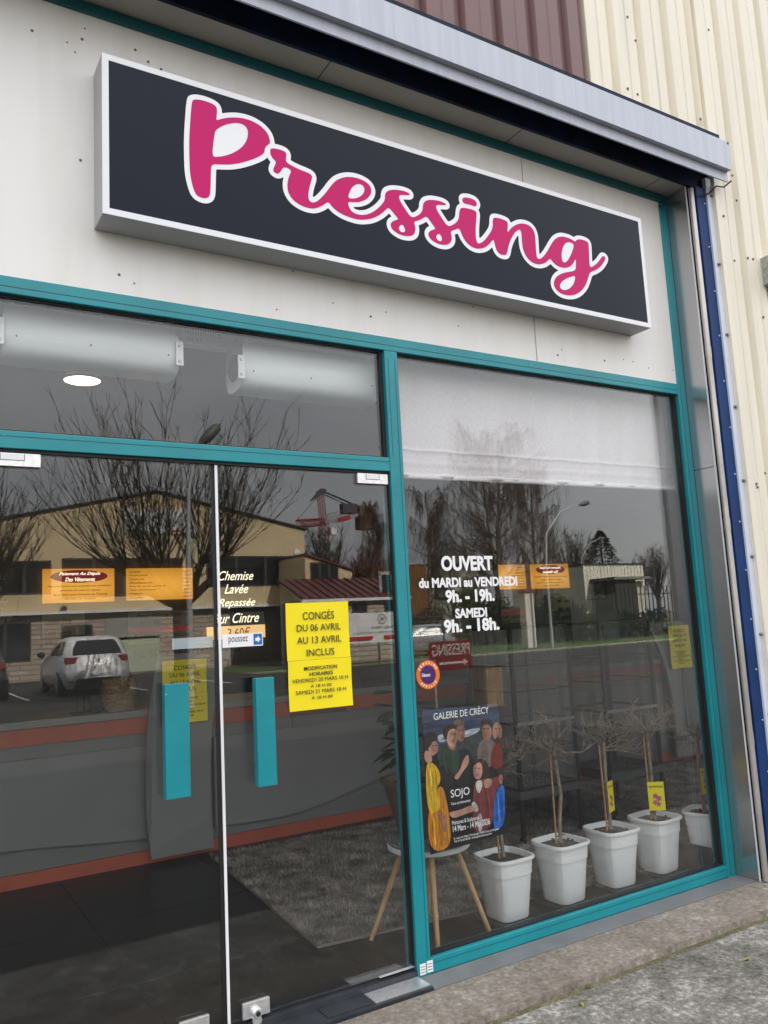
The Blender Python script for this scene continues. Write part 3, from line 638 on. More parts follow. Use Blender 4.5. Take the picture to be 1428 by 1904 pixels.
blob('painted_hair', [(600, 840), (640, 775), (720, 780), (770, 860), (780, 990), (700, 1000), (660, 900)], (.040, .018, .012), 2)
blob('painted_face', [(600, 880), (640, 815), (690, 825), (700, 930), (670, 1010), (610, 1000), (590, 920)], (.62, .30, .24), 2, .3)
blob('painted_cuff', [(565, 1280), (610, 1240), (665, 1340), (620, 1380)], (.55, .53, .48), 2)
blob('painted_forearm', [(320, 1370), (440, 1350), (590, 1280), (630, 1350), (480, 1400), (380, 1440), (340, 1410)], skin, 2)
blob('painted_hand', [(705, 1010), (790, 990), (810, 1050), (760, 1110), (720, 1100)], skin, 2)
blob('painted_hair', [(850, 880), (915, 860), (925, 960), (880, 1020)], hair, 2)
blob('painted_hand', [(870, 960), (925, 950), (920, 1050), (890, 1070)], skin2, 2)
blob('painted_cloak', [(830, 1150), (930, 1040), (945, 1180), (945, 1480), (880, 1560), (810, 1560)], (.015, .13, .50), 2, .5)
blob('painted_shirt_tail', [(640, 1380), (690, 1380), (700, 1560), (650, 1600)], (.50, .48, .45), 2)
def face(cx_, cy_, w__, h__, turn, col, lean=0.0):
    """eyes, brows, nose, mouth and a shaded cheek on a painted head (poster pixels)"""
    q = lambda u, v: (cx_+w__*(u+turn*.18)+lean*v*h__, cy_+h__*v)
    dk = tuple(c*.45 for c in col); lt = tuple(min(.85, c*1.25) for c in col)
    blob('painted_shade', [q(.16, -.40), q(.44, -.25), q(.46, .15), q(.28, .46), q(.10, .44), q(.20, .05)] if turn > 0 else [q(-.16, -.40), q(-.44, -.25), q(-.46, .15), q(-.28, .46), q(-.10, .44), q(-.20, .05)], tuple(c*.62 for c in col), 2, .2)
    blob('painted_brow', [q(-.32, -.14), q(-.08, -.16), q(-.08, -.10), q(-.32, -.09)], hair, 1); blob('painted_brow', [q(.08, -.16), q(.32, -.14), q(.32, -.09), q(.08, -.10)], hair, 1)
    for u in (-.20, .20):
        blob('painted_eye', [q(u-.10, -.03), q(u, -.065), q(u+.10, -.03), q(u, .005)], (.50, .42, .36), 1); blob('painted_pupil', [q(u-.035, -.05), q(u+.035, -.05), q(u+.035, .0), q(u-.035, .0)], (.015, .01, .008), 1)
    blob('painted_nose', [q(-.02, -.05), q(.05, -.05), q(.09, .16), q(-.06, .17)], lt, 1); blob('painted_nostril', [q(-.06, .16), q(.09, .15), q(.09, .19), q(-.06, .20)], dk, 1)
    blob('painted_mouth', [q(-.15, .27), q(.0, .25), q(.15, .27), q(.0, .33)], (.24, .06, .05), 1)
blob_ys = 0
face(745, 470, 105, 200, -.4, skin2); face(862, 470, 100, 200, .3, (.50, .26, .16)); face(455, 485, 95, 185, .3, skin2); face(358, 530, 110, 210, .5, (.60, .34, .24)); face(158, 650, 90, 150, .6, (.58, .32, .24)); face(648, 905, 100, 180, -.5, (.62, .30, .24))
for (x0_, y0_, x1_, y1_, c__) in [(250, 700, 300, 930, (.04, .085, .055)), (330, 690, 350, 900, (.014, .035, .02)), (690, 640, 700, 840, (.12, .09, .075)), (760, 610, 775, 830, (.27, .21, .18)), (640, 1120, 665, 1500, (.11, .015, .02)), (740, 1100, 790, 1420, (.27, .05, .055)), (110, 880, 130, 1080, (.85, .60, .06)), (170, 900, 185, 1060, (.42, .20, .01)), (150, 1420, 175, 1780, (.80, .38, .03)), (230, 1300, 250, 1740, (.36, .11, .01)), (860, 1150, 880, 1480, (.05, .26, .68)), (905, 1120, 915, 1440, (.008, .06, .28))]:
    blob('brush_stroke', [(x0_, y0_), (x0_+14, y0_+4), (x1_+12, y1_), (x1_-4, y1_+8)], c__, 2)
def ptext(t, u0, v0, u1, v1, hgt, off=0.0):
    y = YP-.0225; a, c = at(780+u0/5.95, 1280+v0/5.95, 'y', y), at(780+u1/5.95, 1280+v1/5.95, 'y', y); z = (a.z+c.z)/2
    text('poster_text', t, LETW, po, a.x, c.x, z, z+hgt, y, offset=off, thick=.0004)
for t_ in [('GALERIE DE CRÉCY', 158, 350, 768, 275, .040, .004), ('SOJO', 350, 1235, 557, 1200, .046, .0), ('Ceux qui demeurent', 352, 1300, 563, 1262, .016), ('Peintures & Sculptures', 363, 1522, 665, 1465, .024), ('14 Mars - 14 Mai 2026', 372, 1592, 780, 1500, .028, .004), ('8, route de Melun L\'Houlangis 77580 Crécy la Chapelle', 380, 1680, 880, 1570, .012), ('Tel. 01 64 63 80 08 - www.galeriedecrecy.com', 385, 1712, 800, 1622, .012)]: ptext(*t_)

# ------------------------------------------------------------------ inside the shop
# wall mirror
MIR = bpy.data.materials.new('mirror'); MIR.use_nodes = True; pb_ = MIR.node_tree.nodes['Principled BSDF']
pb_.inputs['Metallic'].default_value = 1; pb_.inputs['Roughness'].default_value = .02; pb_.inputs['Base Color'].default_value = (.84, .85, .84, 1)
mr_ = thing('wall_mirror', 'full height wall mirror covering the right side wall of the shop', 'mirror', (XM, 2.5, .02))
MB().box(XM, XM+.006, .13, 2.225, .03, 3.0).build('mirror_glass', MIR, mr_)
MB().box(XM+.0065, XM+.028, .12, 2.235, .02, 3.01).build('backing', INK, mr_)
# roller blind
BLIND = bpy.data.materials.new('blind_linen'); BLIND.use_nodes = True
n = BLIND.node_tree; b_ = n.nodes['Principled BSDF']; b_.inputs['Roughness'].default_value = .9
tc = n.nodes.new('ShaderNodeTexCoord'); acc = None
for st3 in ((260, 1, 40), (40, 1, 260)):
    mp = n.nodes.new('ShaderNodeMapping'); mp.inputs['Scale'].default_value = st3; n.links.new(tc.outputs['Object'], mp.inputs['Vector'])
    z = n.nodes.new('ShaderNodeTexNoise'); z.inputs['Scale'].default_value = 1.0; z.inputs['Detail'].default_value = 4; n.links.new(mp.outputs[0], z.inputs['Vector'])
    if acc is None: acc = z.outputs['Fac']
    else:
        q = n.nodes.new('ShaderNodeMath'); q.operation = 'ADD'; n.links.new(acc, q.inputs[0]); n.links.new(z.outputs['Fac'], q.inputs[1]); acc = q.outputs[0]
cr = n.nodes.new('ShaderNodeValToRGB'); cr.color_ramp.elements[0].position = .75; cr.color_ramp.elements[0].color = (.74, .675, .69, 1); cr.color_ramp.elements[1].position = 1.2; cr.color_ramp.elements[1].color = (.86, .81, .825, 1)
dv = n.nodes.new('ShaderNodeMath'); dv.operation = 'MULTIPLY'; dv.inputs[1].default_value = .8; n.links.new(acc, dv.inputs[0])
cr.color_ramp.elements[0].position = .66; cr.color_ramp.elements[1].position = .94
n.links.new(dv.outputs[0], cr.inputs[0]); n.links.new(cr.outputs[0], b_.inputs['Base Color'])
bl = thing('roman_blind', 'pale grey pink linen blind lowered behind the top of the right window', 'blind', (3.1, .16, 2.26))
YB = .17
zb0 = at(750, 887, 'y', YB).z; zb1 = at(1225, 908, 'y', YB).z
mb = MB(); NX, NZ = 150, 60; bx0, bx1 = 2.08, 4.44; vs = []
for j in range(NZ+1):
    for i in range(NX+1):
        u, v = i/NX, j/NZ; x = bx0+(bx1-bx0)*u
        zb = zb0+(zb1-zb0)*u; z = 2.98+(zb-2.98)*v
        yy = YB+.010*v*math.sin(x*17+1.5*math.sin(x*5.3))+.005*v*math.sin(x*41+3*v)
        for fold in (.80, .895): yy -= .006*math.exp(-((v-fold)/.010)**2)
        if v > .97: yy -= .010
        yy += .014*math.exp(-((x-3.75-.16*v)/.05)**2)*v
        vs.append((x, yy, z))
mb.add(vs, [(j*(NX+1)+i, j*(NX+1)+i+1, (j+1)*(NX+1)+i+1, (j+1)*(NX+1)+i) for j in range(NZ) for i in range(NX)])
o = mb.build('fabric', BLIND, bl, smooth=True)
md = o.modifiers.new('t', 'SOLIDIFY'); md.thickness = .003
MB().tube([(bx0, YB-.006, zb0), (bx1, YB-.006, zb1)], .010, 10).build('bottom_bar', BLIND, bl)
MB().box(bx0, bx1, YB-.02, YB+.03, 2.981, 3.015).build('head_rail', ALUW, bl)
# ceiling downlights
LAMP = mat('lit_diffuser', (.9, .85, .7), .5, emit=(1.0, .86, .62), estr=2.2)
for px, py, lab in [(153, 706, 'round lit ceiling downlight behind the transom glass')]:
    p = at(px, py, 'z', 3.012); t_ = thing('ceiling_downlight', lab, 'ceiling light', (p.x, p.y, 3.0))
    MB().lathe([(.098, 0), (.098, .004)], (p.x, p.y, 3.006), 32).build('diffuser', LAMP, t_)
    MB().lathe([(.102, .0), (.114, .004), (.114, .012), (.100, .012)], (p.x, p.y, 3.003), 32, close=False).build('rim', CEIL, t_)
# fan units above the door
FAN = mat('milky_fan_case', (.92, .95, .945), .30, var=.06, scale=2.5, stretch=(.6, 1, 8))
BRK = mat('zinc_bracket', (.62, .62, .62), .4, metal=.5)
RUB = mat('grey_bracket_strap', (.09, .095, .105), .6)
def fan(x0, x1, zc, r, y, lab):
    t_ = thing('fan_heater', lab, 'fan heater', ((x0+x1)/2, y, zc), 'fan heater tubes hung above the door')
    cs = []; N_ = 44
    for k in range(N_):
        a_ = 2*math.pi*k/N_; ca, sa = math.cos(a_), math.sin(a_); q_ = (abs(ca)**3.2+abs(sa)**3.2)**(-1/3.2); cs.append((y+r*ca*q_*.98, zc+r*sa*q_))
    cm = MB(); vs_ = []
    for xx, s_ in ((x0, .97), (x0+.006, 1), (x1-.006, 1), (x1, .97)): vs_ += [(xx, y+(a_-y)*s_, zc+(b_-zc)*s_) for a_, b_ in cs]
    cm.add(vs_, [(i*N_+j, i*N_+(j+1) % N_, (i+1)*N_+(j+1) % N_, (i+1)*N_+j) for i in range(3) for j in range(N_)]+[tuple(range(N_-1, -1, -1)), tuple(range(3*N_, 4*N_))]); cm.build('casing', FAN, t_, smooth=True)
    ep = MB(); ep.lathe([(.001, 0), (r*.55, 0), (r*.55, -.006), (.001, -.006)], (x0, y, zc), 28, 'x', close=False); ep.build('end_cap', RUB, t_)
    for xx in (x0-.012, x1-.004):
        k = MB().box(xx-.012, xx+.012, y-r*.95, y-r*.90, zc+r*.2, 3.0); k.build('hanger', RUB, t_)
        kk = MB().box(xx-.016, xx+.016, y-r*1.07, y-r*1.01, zc-r*.72, zc+r*.22).build('bracket', BRK, t_)
        bb = MB()
        for q in (-.55, .05): bb.lathe([(.008, .002), (.007, -.005)], (xx, y-r*1.07, zc+r*q), 8, 'y')
        bb.build_each('bolt', GALV, kk)
    sc_ = MB()
    for xx in (x0+.05, (x0+x1)/2-.02, x1-.05):
        for a_ in (200, 232): sc_.lathe([(.005, 0.003), (.004, -.004)], (xx, y+r*math.cos(math.radians(a_)), zc+.0-r*math.sin(math.radians(a_+180))), 8, 'y')
    sc_.build_each('screw', RUB, t_)
    gl_ = MB()
    gl_.lathe([(.014, 0), (.014, .03), (.010, .045)], (x1-.05, y-r*.72, zc+r*.66), 12); gl_.lathe([(.014, 0), (.014, .03), (.010, .045)], (x0+.03, y-r*.72, zc+r*.66), 12)
    gl_.build_each('cable_gland', FAN, t_); return t_
YF = .25
c1, c2 = at(330, 655, 'y', YF-.11), at(-10, 612, 'y', YF-.11)
fan(.36, c1.x+.01, 2.785, .115, YF, 'milky white fan tube above the door, left one of the two')
c3, c4 = at(452, 685, 'y', YF-.11), at(706, 712, 'y', YF-.11)
fan(c3.x, c4.x, 2.76, .115, YF, 'milky white fan tube beside the mullion, right one of the two')
a, c = at(331, 606, 'y', .25), at(437, 650, 'y', .25)
cbx2 = thing('control_box', 'white slotted control box on the ceiling between the fan tubes', 'control box', (a.x, .25, c.z))
MB().bbox(a.x+.01, c.x, .25, .31, 2.85, 2.945, .004).build('housing', ALUW, cbx2)
sl_ = MB()
for k in range(16): sl_.box(a.x+.03+k*.012, a.x+.036+k*.012, .2485, .2495, 2.895, 2.935)
for k in range(6): sl_.box(a.x+.04+k*.012, a.x+.046+k*.012, .2485, .2495, 2.865, 2.885)
sl_.build_each('slots', RUB, cbx2)

# counter with wavy grey fronts and terracotta bands
GRC = mat('grey_counter_front', (.17, .17, .172), .42, var=.06, scale=2)
GRC2 = mat('grey_counter_panel', (.20, .20, .202), .45, var=.06, scale=2)
TERRA = mat('terracotta_band', (.40, .088, .048), .5, var=.1, scale=5)
GRAN = mat('speckled_granite', (.10, .10, .095), .35, scale=260, col2=(.42, .41, .38), lo=.45, hi=.6, detail=2)
cx0, cx1, cy = -1.9, 4.38, 2.70
ct = thing('counter', 'long grey service counter with wavy front panels and terracotta bands', 'counter', (1.5, cy, 0))
MB().box(cx0, cx1, cy-.03, cy+.55, 0, .085).build('plinth', TERRA, ct)
MB().box(cx0, cx1, cy-.012, cy+.55, .086, .875).build('body', GRC, ct)
MB().box(cx0, cx1, cy-.03, cy+.55, .876, .985).build('band', TERRA, ct)
MB().bbox(cx0, 4.40, cy-.05, cy+.62, .986, 1.035, .004).build('worktop', GRAN, ct)
def wavy(x0, x1, zt, zf, y0, y1, name='wavy_panel'):
    N = 60; top = [(x0+(x1-x0)*i/N, y0, zt) for i in range(N+1)]; bot = [(x0+(x1-x0)*i/N, y0, zf(i/N)) for i in range(N, -1, -1)]
    return MB().prism(top+bot, (0, y1-y0, 0)).build(name, GRC2, ct)
wavy(cx0, 1.57, .79, lambda u: .225+.035*math.sin(u*9.5+1.2)-.02*u, cy-.045, cy-.013)
wavy(2.06, 4.1, .79, lambda u: .17+.50*max(0, u-.25)**1.7-.02*math.sin(u*7), cy-.045, cy-.013)
# curved upright panel
def chaikin(p, it=2):
    for _ in range(it):
        o = [p[0]]
        for a, b in zip(p, p[1:]): o += [(a[0]*.75+b[0]*.25, a[1]*.75+b[1]*.25), (a[0]*.25+b[0]*.75, a[1]*.25+b[1]*.75)]
        p = o+[p[-1]]
    return p
e1 = [(1.58, .045), (1.545, .30), (1.545, .62), (1.57, .95), (1.615, 1.22), (1.66, 1.405)]
e2 = [(2.21, 1.405), (2.11, 1.20), (2.03, .93), (2.0, .60), (2.0, .28), (2.02, .045)]
mb = MB(); mb.prism([(x, cy-.13+.06*(z-.3)**2, z) for x, z in chaikin(e1)+chaikin(e2)], (0, .035, 0)); mb.build('upright_panel', GRC2, ct)
MB().box(2.7, 3.5, cy-.028, cy-.0121, .60, .86).build('inspection_hatch', GRC, ct)
# yellow notice on the upright panel (mirrored in the wall mirror)
n2 = notice('closing_notice', 1.665, 1.985, .925, 1.365, cy-.135, 'yellow closing notice on the grey upright panel, partly behind a door handle')
# basket
bk = thing('wicker_basket', 'round woven wicker basket standing on the counter', 'basket', (0, 0, 0))
pbk = at(227, 1316, 'y', cy+.05); bk.location = (pbk.x, cy+.14, 1.036)
wk = MB()
for k in range(13):
    z = 1.04+k*.017; r0 = .098+.018*math.sin(k/12*math.pi*.9)
    wk.tube([(pbk.x+(r0+.004*math.sin(12*t+k*math.pi))*math.cos(t), cy+.14+(r0+.004*math.sin(12*t+k*math.pi))*math.sin(t), z) for t in [2*math.pi*q/48 for q in range(49)]], .0095, 6)
wk.build('weave', mat('wicker', (.30, .22, .12), .7, var=.35, scale=60), bk)
MB().lathe([(.09, 0), (.09, .01)], (pbk.x, cy+.14, 1.037), 24).build('base', mat('wicker', (.3, .22, .12)), bk)
# display rack and card reader left on the counter
rk = at(160, 1312, 'y', cy+.05)
rt_ = thing('counter_stand', 'small black stand with three upright prongs on the counter', 'stand', (rk.x, cy+.1, 1.036))
MB().bbox(rk.x-.09, rk.x+.10, cy+.06, cy+.16, 1.0365, 1.048, .003).build('base', BLACK, rt_)
for dx in (-.05, .0, .035): MB().bbox(rk.x+dx-.007, rk.x+dx+.007, cy+.10, cy+.112, 1.048, 1.155, .003).build_each('prong', BLACK, rt_)
MB().prism([(rk.x+.045, cy+.07, 1.049), (rk.x+.12, cy+.07, 1.049), (rk.x+.12, cy+.10, 1.10), (rk.x+.045, cy+.10, 1.10)], (0, .012, 0)).build('reader', INK, rt_)
# glass disc lamp
ds = thing('glass_disc', 'round clear ribbed glass disc standing on the counter, seen in mirror', 'ornament', (2.12, cy+.1, 1.036))
dm = mat('frosted_glass', (.55, .56, .56), .15, var=.35, scale=40)
MB().lathe([(.02, .0), (.055, -.006), (.062, 0), (.062, .03), (.055, .036), (.02, .03)], (2.13, cy+.1, 1.098), 32, 'y').build('disc', dm, ds)
# red festive plant in a pot behind the mullion
rp = at(787, 1238, 'y', cy+.12)
wbx = thing('white_box', 'small white carton on the counter carrying the red plant', 'box', (rp.x, cy+.14, 1.036))
MB().bbox(rp.x-.09, rp.x+.09, cy+.05, cy+.23, 1.0362, 1.205, .004).build('carton', mat('white_card', (.62, .60, .56), .7), wbx)
MB().box(rp.x-.092, rp.x+.092, cy+.0485, cy+.0497, 1.10, 1.125).build('printed_band', mat('red_label', (.45, .02, .02), .4), wbx)
PZ = .170
pl = thing('potted_plant', 'small pot with red label and red spiky foliage on a white carton', 'plant', (rp.x, cy+.14, 1.206))
CLAY = mat('tan_clay', (.28, .20, .13), .7, var=.2, scale=14)
MB().lathe([(.055, 0), (.075, .02), (.080, .13), (.086, .135), (.086, .15), (.074, .15), (.07, .12)], (rp.x, cy+.14, 1.0365+PZ), 24, close=False).build('pot', CLAY, pl, smooth=True)
MB().prism([(rp.x-.02, cy+.052, 1.075+PZ), (rp.x+.055, cy+.052, 1.075+PZ), (rp.x+.055, cy+.052, 1.125+PZ), (rp.x-.02, cy+.052, 1.125+PZ)], (0, .004, 0)).build('label', mat('red_label', (.45, .02, .02), .4), pl)
rl = MB()
for k in range(46):
    a_ = rnd.uniform(0, 2*math.pi); el = rnd.uniform(.15, 1.5); L = rnd.uniform(.11, .19); d = Vector((math.cos(a_)*math.cos(el), math.sin(a_)*math.cos(el), math.sin(el)))
    c0 = Vector((rp.x, cy+.14, 1.18+PZ)); sd_ = d.orthogonal().normalized()*.016
    rl.quad(c0, c0+d*L*.5+sd_, c0+d*L, c0+d*L*.5-sd_)
rl.build('foliage', mat('red_bracts', (.50, .015, .012), .5, var=.3, scale=30), pl)

# backlit price boards and wall panels on the back wall
YBW = 4.78
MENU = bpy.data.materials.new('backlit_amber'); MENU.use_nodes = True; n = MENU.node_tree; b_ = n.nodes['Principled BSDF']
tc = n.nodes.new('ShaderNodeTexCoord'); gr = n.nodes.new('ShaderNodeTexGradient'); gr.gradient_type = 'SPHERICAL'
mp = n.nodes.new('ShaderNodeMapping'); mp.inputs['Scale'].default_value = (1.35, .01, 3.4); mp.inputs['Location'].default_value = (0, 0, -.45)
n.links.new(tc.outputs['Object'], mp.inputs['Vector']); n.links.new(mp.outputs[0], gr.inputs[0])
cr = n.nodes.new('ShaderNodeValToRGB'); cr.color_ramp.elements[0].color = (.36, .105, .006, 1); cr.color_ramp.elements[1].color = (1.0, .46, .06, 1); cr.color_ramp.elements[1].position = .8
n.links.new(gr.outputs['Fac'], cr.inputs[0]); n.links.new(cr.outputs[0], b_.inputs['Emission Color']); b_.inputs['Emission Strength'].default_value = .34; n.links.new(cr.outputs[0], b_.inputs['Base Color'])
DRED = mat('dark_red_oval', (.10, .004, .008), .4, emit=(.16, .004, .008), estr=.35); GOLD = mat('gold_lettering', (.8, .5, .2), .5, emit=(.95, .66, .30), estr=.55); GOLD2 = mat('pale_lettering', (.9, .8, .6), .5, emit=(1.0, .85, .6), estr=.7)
BRN = mat('brown_lettering', (.03, .012, .004), .6); BLKP = mat('black_board', (.006, .006, .007), .3); CRM = mat('cream_board', (.42, .37, .27), .6)
def board(name, lab, px0, py0, px1, py1, m, cat='menu board'):
    a_, c_ = at(px0, py0, 'y', YBW-.04), at(px1, py1, 'y', YBW-.04)
    t_ = thing(name, lab, cat, ((a_.x+c_.x)/2, YBW-.02, c_.z))
    MB().box(a_.x, c_.x, YBW-.039, YBW-.001, c_.z, a_.z).build('case', m, t_); return t_, a_.x, c_.x, c_.z, a_.z
ys = YBW-.041
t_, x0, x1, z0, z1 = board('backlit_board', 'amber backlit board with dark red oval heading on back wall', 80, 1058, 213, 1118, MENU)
w_, h_ = x1-x0, z1-z0
disc(MB(), Vector(((x0+x1)/2, 0, z1-h_*.23)), h_*.19, ys, rx=w_*.40/(h_*.19)).build('oval', DRED, t_)
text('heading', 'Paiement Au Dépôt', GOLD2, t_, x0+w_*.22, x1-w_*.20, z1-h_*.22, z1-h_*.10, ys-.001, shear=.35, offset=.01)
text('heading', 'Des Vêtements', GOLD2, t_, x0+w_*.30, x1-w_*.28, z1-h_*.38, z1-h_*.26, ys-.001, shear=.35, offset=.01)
for k, (s_, m0, m1) in enumerate([('Nos prestations sont soumises aux conditions', .06, .05), ('générales de vente en vigueur', .22, .20), ('de la Fédération Française du Pressing', .14, .10), ('affichées à la réception', .29, .27)]):
    text('small_print', s_, BRN, t_, x0+w_*m0, x1-w_*m1, z0+h_*(.44-.125*k), z0+h_*(.52-.125*k), ys-.001, shear=.35)
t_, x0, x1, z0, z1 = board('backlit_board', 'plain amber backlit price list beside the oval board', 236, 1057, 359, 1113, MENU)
w_, h_ = x1-x0, z1-z0
for k, (s_, e_, pr) in enumerate([('Couette', .17, '20.00 €'), ('Couette plume', .27, '25.00 €'), ('Couvre-lit', .22, '18.00 €'), ('Rideaux', .36, '16.00 €'), ('Robe de mariée à partir de', .55, '100.00 €'), ('Tapis synthétique', .40, '40.00 €'), ('Nappe', .20, '7.50 €'), ('Oreiller', .22, '15.00 €')]):
    z = z1-h_*(.10+.115*k)
    text('price_line', s_, BRN, t_, x0+w_*.03, x0+w_*(.03+e_), z-h_*.04, z+h_*.025, ys, shear=.35); text('price', pr, BRN, t_, x1-w_*.15, x1-w_*.02, z-h_*.04, z+h_*.025, ys, shear=.3)
def shirt(px0, px1, lab, first):
    t_, x0, x1, z0, z1 = board('wall_panel', lab, px0, 1056, px1, 1160, BLKP, 'sign')
    w_, h_ = x1-x0, z1-z0
    for s_, a_, b2, zz, hh in [('Chemise', .20, .82, .78, .16), ('Lavée', .30, .72, .55, .16), ('Repassée', .19, .84, .29, .17), ('Sur Cintre', .11, .90, .04, .17)]:
        text('gold_line', s_, GOLD2 if first else mat('dull_lettering', (.42, .38, .30), .6), t_, x0+w_*a_, x0+w_*b2, z0+h_*zz, z0+h_*(zz+hh), ys, shear=.42, offset=.002)  # second panel is lettered in a duller colour than the first
    if not first: return
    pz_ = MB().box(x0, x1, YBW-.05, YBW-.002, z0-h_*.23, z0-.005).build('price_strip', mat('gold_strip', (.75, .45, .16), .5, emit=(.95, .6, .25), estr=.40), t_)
    text('price', '3.60€', DRED, t_, x0+w_*.33, x0+w_*.73, z0-h_*.21, z0-h_*.04, YBW-.052)
shirt(384, 492, 'black wall panel with gold shirt price lettering behind the right door', True)
shirt(-78, 33, 'black wall panel with dull lettering at the left edge', False)
t_, x0, x1, z0, z1 = board('wall_board', 'cream wall board with brown writing under the oval board', 78, 1140, 158, 1180, CRM)
for k in range(3): text('board_line', ['Location - Vente', 'Couture - Retouche', 'Blanchisserie'][k], BRN, t_, x0+.03, x1-.12, z1-.11-.105*k, z1-.05-.105*k, ys, shear=.35)
t_, x0, x1, z0, z1 = board('wall_board', 'cream clothing care board with dark red stripe under the price list', 238, 1138, 360, 1192, CRM)
w_, h_ = x1-x0, z1-z0
text('board_line', 'Pour Mieux Traiter', BRN, t_, x0+w_*.12, x1-w_*.06, z1-h_*.20, z1-h_*.06, ys, shear=.35); text('board_line', 'Vos Vêtements', BRN, t_, x0+w_*.2, x1-w_*.2, z1-h_*.42, z1-h_*.28, ys, shear=.35)
MB().box(x0+.01, x1-.01, ys-.001, ys+.0005, z1-h_*.64, z1-h_*.50).build('stripe', DRED, t_); text('stripe_text', 'SIGNALEZ LA NATURE DES TACHES', CRM, t_, x0+w_*.06, x1-w_*.06, z1-h_*.61, z1-h_*.53, ys-.002)
text('board_line', 'Boutons - Fermetures', BRN, t_, x0+w_*.08, x1-w_*.06, z1-h_*.82, z1-h_*.70, ys, shear=.35); text('board_line', 'Accessoires', BRN, t_, x0+w_*.45, x1-w_*.15, z1-h_*.98, z1-h_*.86, ys, shear=.35)
text('wall_lettering', 'NE SONT PAS GARANTIS', INK, None, x0+.06, x1+.5, z0-.13, z0-.06, YBW-.001, label='dark capital lettering on the back wall below the care board', cat='lettering')

# shaggy rug
RUGB = mat('rug_base', (.19, .165, .145), .95); RUGF = mat('rug_pile', (.27, .24, .21), .95, var=.75, scale=6, detail=3)
rg = thing('shaggy_rug', 'grey brown shaggy rug lying on the black floor', 'rug', (3.1, 1.5, 0))
rc = [Vector((1.832, .583, 0)), Vector((4.42, .30, 0)), Vector((4.42, 2.45, 0)), Vector((1.967, 2.526, 0))]
MB().prism([p+Vector((0, 0, .001)) for p in rc], (0, 0, .012)).build('backing', RUGB, rg)
vs, fs = [], []
for k in range(46000):
    u, v = rnd.random(), rnd.random()
    if k % 9 == 0: u = rnd.choice([rnd.random()*.012, u]) ; 
    p = rc[0]*(1-u)*(1-v)+rc[1]*u*(1-v)+rc[2]*u*v+rc[3]*(1-u)*v
    a_ = rnd.uniform(0, 6.283); ln_ = rnd.uniform(.012, .034); wd = .0028
    tilt = Vector((math.cos(a_), math.sin(a_), rnd.uniform(.7, 1.6))).normalized()*ln_; sd_ = Vector((-math.sin(a_), math.cos(a_), 0))*wd
    p = p+Vector((0, 0, .012)); o = len(vs)
    vs += [p-sd_, p+sd_, p+tilt]; fs.append((o, o+1, o+2))
MB().add(vs, fs).build('pile', RUGF, rg)

# side table with planter
WOOD = mat('light_beech', (.50, .31, .15), .5, var=.15, scale=6, stretch=(8, 8, 1))
tb = thing('side_table', 'round side table with woven top and pale wooden legs', 'side table', (2.36, .36, 0))
TC = Vector((2.37, .37, .45))
MB().lathe([(.05, -.014), (.195, -.012), (.205, 0), (.20, .008), (.05, .010)], TC, 48).build('table_top', mat('woven_top', (.06, .06, .062), .8, scale=150, col2=(.42, .42, .41), lo=.47, hi=.56, detail=1), tb)
MB().lathe([(.202, -.028), (.208, -.024), (.208, -.006), (.203, -.002)], TC, 48, close=False).build('rim', LETW, tb)
for px, py in [(690, 1748), (815, 1775), (910, 1732), None and 0 or (0, 0)]:
    if px: f_ = at(px, py, 'z', 0)
    else: f_ = Vector((2.50, .60, 0))
    d = (Vector((f_.x, f_.y, 0))-Vector((TC.x, TC.y, 0))).normalized()*.125
    MB().tube([f_, (TC.x+d.x, TC.y+d.y, .436)], [.0115, .0165], 14).build('leg', WOOD, tb, smooth=True)
pt = thing('planter', 'brown tapered planter with leafy plant standing on the side table', 'plant', (2.37, .42, .46))
def sqpot(mb, c, prof, n=8, e=.22):
    """rounded-square rings (half width, height)"""
    vs = []; k = 32
    for r_, h in prof:
        for j in range(k):
            t = 2*math.pi*j/k; ca, sa = math.cos(t), math.sin(t); s_ = (abs(ca)**5+abs(sa)**5)**(-1/5)
            vs.append((c[0]+r_*ca*s_, c[1]+r_*sa*s_, c[2]+h))
    q = len(prof); fs = [(i*k+j, i*k+(j+1) % k, (i+1)*k+(j+1) % k, (i+1)*k+j) for i in range(q-1) for j in range(k)]
    fs.append(tuple(range(k-1, -1, -1))); return mb.add(vs, fs)
PLB = mat('brown_planter', (.15, .10, .065), .5, var=.15, scale=6)
sqpot(MB(), (2.37, .44, .463), [(.088, 0), (.150, .26), (.165, .262), (.165, .285), (.148, .285), (.14, .25)]).build('pot', PLB, pt, smooth=True)
sqpot(MB(), (2.37, .44, .463), [(.143, .252), (.142, .256), (.03, .262)]).build('soil', mat('potting_soil', (.02, .015, .01), .95), pt)
LEAF = mat('dark_green_leaf', (.018, .035, .015), .42, var=.4, scale=9)
def leaf(mb, base, tip, wd, droop=.02):
    base, tip = Vector(base), Vector(tip); d = tip-base; sd_ = d.cross(Vector((0, 0, 1))).normalized() if abs(d.normalized().z) < .95 else Vector((1, 0, 0)); vs = []; N = 7
    for i in range(N+1):
        u = i/N; wv = wd*math.sin(math.pi*u**.85)*.5; c = base+d*u-Vector((0, 0, droop*u*u)); vs += [c-sd_*wv+Vector((0, 0, .12*wv)), c-Vector((0, 0, .25*wv)), c+sd_*wv+Vector((0, 0, .12*wv))]
    mb.add(vs, [(3*i, 3*i+1, 3*i+4, 3*i+3) for i in range(N)]+[(3*i+1, 3*i+2, 3*i+5, 3*i+4) for i in range(N)])
st2 = MB(); lv = MB(); c0 = Vector((2.37, .44, .72)); top = Vector((2.33, .48, 1.12)); st2.tube([c0, (c0+top)/2+Vector((.02, 0, 0)), top], [.008, .007, .004], 8)
